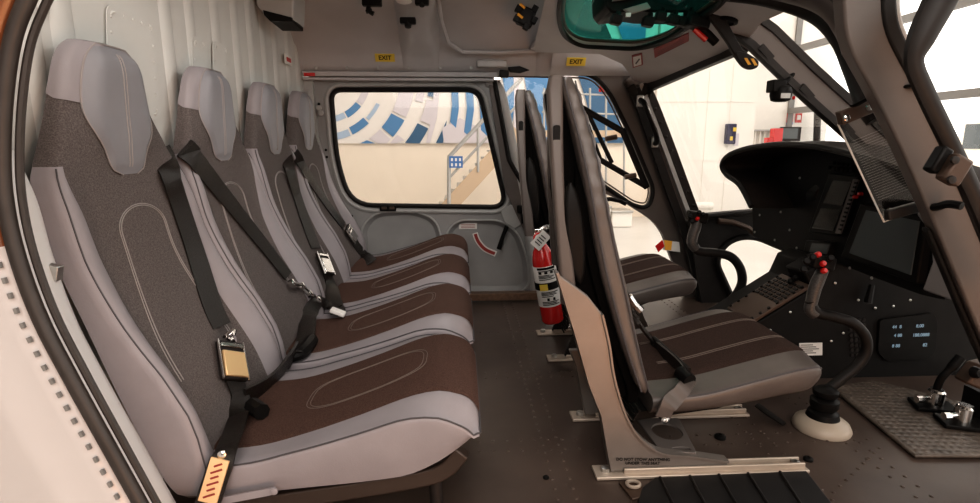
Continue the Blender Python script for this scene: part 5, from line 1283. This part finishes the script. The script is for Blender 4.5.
# things along the white walls
q = at(730, 134, Y=9.85); t = thing('wall_phone', 'navy blue wall phone box with yellow marks on the white panelled wall', 'phone', q)
MB().box(q, (.18, .12, .36)).build('case', M['navy'], t, bevel=.015); mb = MB(); mb.box(q+V((.05, -.065, .08)), (.06, .01, .07)); mb.box(q+V((-.0, -.065, -.08)), (.05, .01, .07)); build_each(mb, 'yellow_mark', M['yellow'], t); MB().box(q+V((.14, .04, -.10)), (.09, .04, .22)).build('side_leaflet', M['mauve'], t)
for k, x in enumerate((790, 798.5)):
    q = at(x, 118, Y=11.98); t = thing('fire_sign', ['red and white fire sign with a blue lower edge on the recessed wall', 'plain red and white fire sign next to the blue-edged one'][k], 'sign', q); p = MB().box(q, (.14, .02, .20)).build('sign_plate', M['red'], t)
    MB().box(q+V((0, -.014, .01)), (.08, .01, .10)).build('symbol', M['paper'], p)
    if k == 0: MB().box(q+V((0, -.012, -.115)), (.14, .012, .05)).build('blue_strip', M['signblue'], p)
q = at(790, 134, Y=11.6); t = thing('monitor', 'dark monitor screen standing beyond the glareshield', 'monitor', q); b_ = MB().box(q, (.46, .06, .30)).build('bezel', M['darktrim'], t, bevel=.01); MB().box(q+V((-.02, -.034, .01)), (.34, .01, .22)).build('screen', M['screen_blue'], t)
MB().box(q+V((0, .04, -.75)), (.06, .06, 1.25)).build('stand', M['darktrim'], t); MB().box(q+V((0, .0, -1.35)), (.4, .3, .04)).build('foot', M['darktrim'], t)
q = at(776, 137, Y=11.3); t = thing('red_cabinet', 'red equipment box beside the dark monitor', 'cabinet', q); MB().box(q, (.20, .16, .36)).build('case', M['red'], t, bevel=.01); MB().box(q+V((-.16, 0, -.10)), (.12, .14, .18)).build('small_box', M['red'], t, bevel=.01); MB().box(q+V((0, .02, -.95)), (.3, .2, 1.6)).build('stand', M['white'], t)
t = thing('wall_shelf', 'pale wall shelf rail behind the glareshield', 'shelf', at(760, 131, Y=11.9)); a, b = at(736, 130.5, Y=11.9), at(775, 130.5, Y=11.9); MB().box((a+b)/2, ((b-a).length, .2, .035)).build('board', M['grey_lit'], t)
mb = MB()
for k in range(9): mb.box(a.lerp(b, k/8)+V((0, 0, -.2)), (.03, .05, .38))
build_each(mb, 'slat', M['white'], t)
t = thing('drain_pipe', 'dark vertical pipe beside the hangar glazing', 'pipe', at(815, 150, Y=11.7)); MB().tube([at(818, 100, Y=11.7), at(815, 190, Y=11.7)], .07, 10).build('pipe', M['darktrim'], t)
# workbench / trolley rail at floor level beyond the far door
t = thing('floor_conduit', 'white pipe run low along the panelled hangar wall', 'pipe', at(690, 206, Y=9.7)); MB().tube([at(655, 205, Y=9.7), at(712, 206, Y=9.7)], .07, 10).build('pipe', M['white'], t)
# outside the glazing: low building and an orange vehicle
t = thing('distant_building', 'beige low building seen through the hangar glazing at the right', 'building', (20, 17, GZ)); MB().box((21, 17, .7), (4, 6, 2.6)).build('wall', M['cream'], t)
mb = MB()
for k in range(5): mb.box((18.98, 14.6+k*1.2, 1.0), (.04, .7, .9))
build_each(mb, 'window', M['screen_blue'], t)
t = thing('parked_van', 'orange vehicle roof outside the hangar glazing', 'van', (15, 12, GZ)); MB().box((15.2, 12.4, .75), (1.6, 3.0, 1.3)).build('body', M['amber'], t, bevel=.2); MB().box((15.2, 12.4, .2), (1.7, 3.4, .9)).build('lower_body', M['white'], t, bevel=.15)
for y in (11.2, 13.6): MB().lathe([(.34, 0), (.34, .2)], (14.3, y, GZ+.34), (1, 0, 0), 20).build('wheel', M['rubber'], t)
# ================================================================== LIGHT
w = bpy.data.worlds.new('world'); sc.world = w; w.use_nodes = True
nt = w.node_tree; bg = nt.nodes['Background']; bg.inputs['Color'].default_value = (1.0, .955, .90, 1); bg.inputs['Strength'].default_value = 2.2
def area(name, loc, target, size, energy, col, sy=None):
    l = bpy.data.lights.new(name, 'AREA'); l.energy = energy; l.color = col; l.size = size
    if sy: l.shape = 'RECTANGLE'; l.size_y = sy
    o = bpy.data.objects.new(name, l); C.objects.link(o); o.location = loc
    o.rotation_euler = (V(target)-V(loc)).to_track_quat('-Z', 'Y').to_euler(); return o
area('doorway_fill', (.3, -2.0, 2.4), (-.3, 1.6, .6), 2.6, 105, (1, .93, .87))  # added unseen fill shining in through the open near doorway
area('cabin_fill', (.15, 1.55, 1.27), (.15, 1.55, 0), .35, 3.5, (1, .96, .92))  # added fill under the ceiling to brighten the cabin, no visible fixture
area('warm_bounce_fill', (1.0, -1.1, -.25), (-.1, 1.3, .2), .9, 13, (1, .42, .16))  # added unseen lamp standing in for warm light bounced from outside
area('hangar_wall_fill', (2, 5.5, 6.0), (2.5, 10, .8), 5, 430, (1, .90, .80))  # added unseen lamp that brightens the far hangar wall
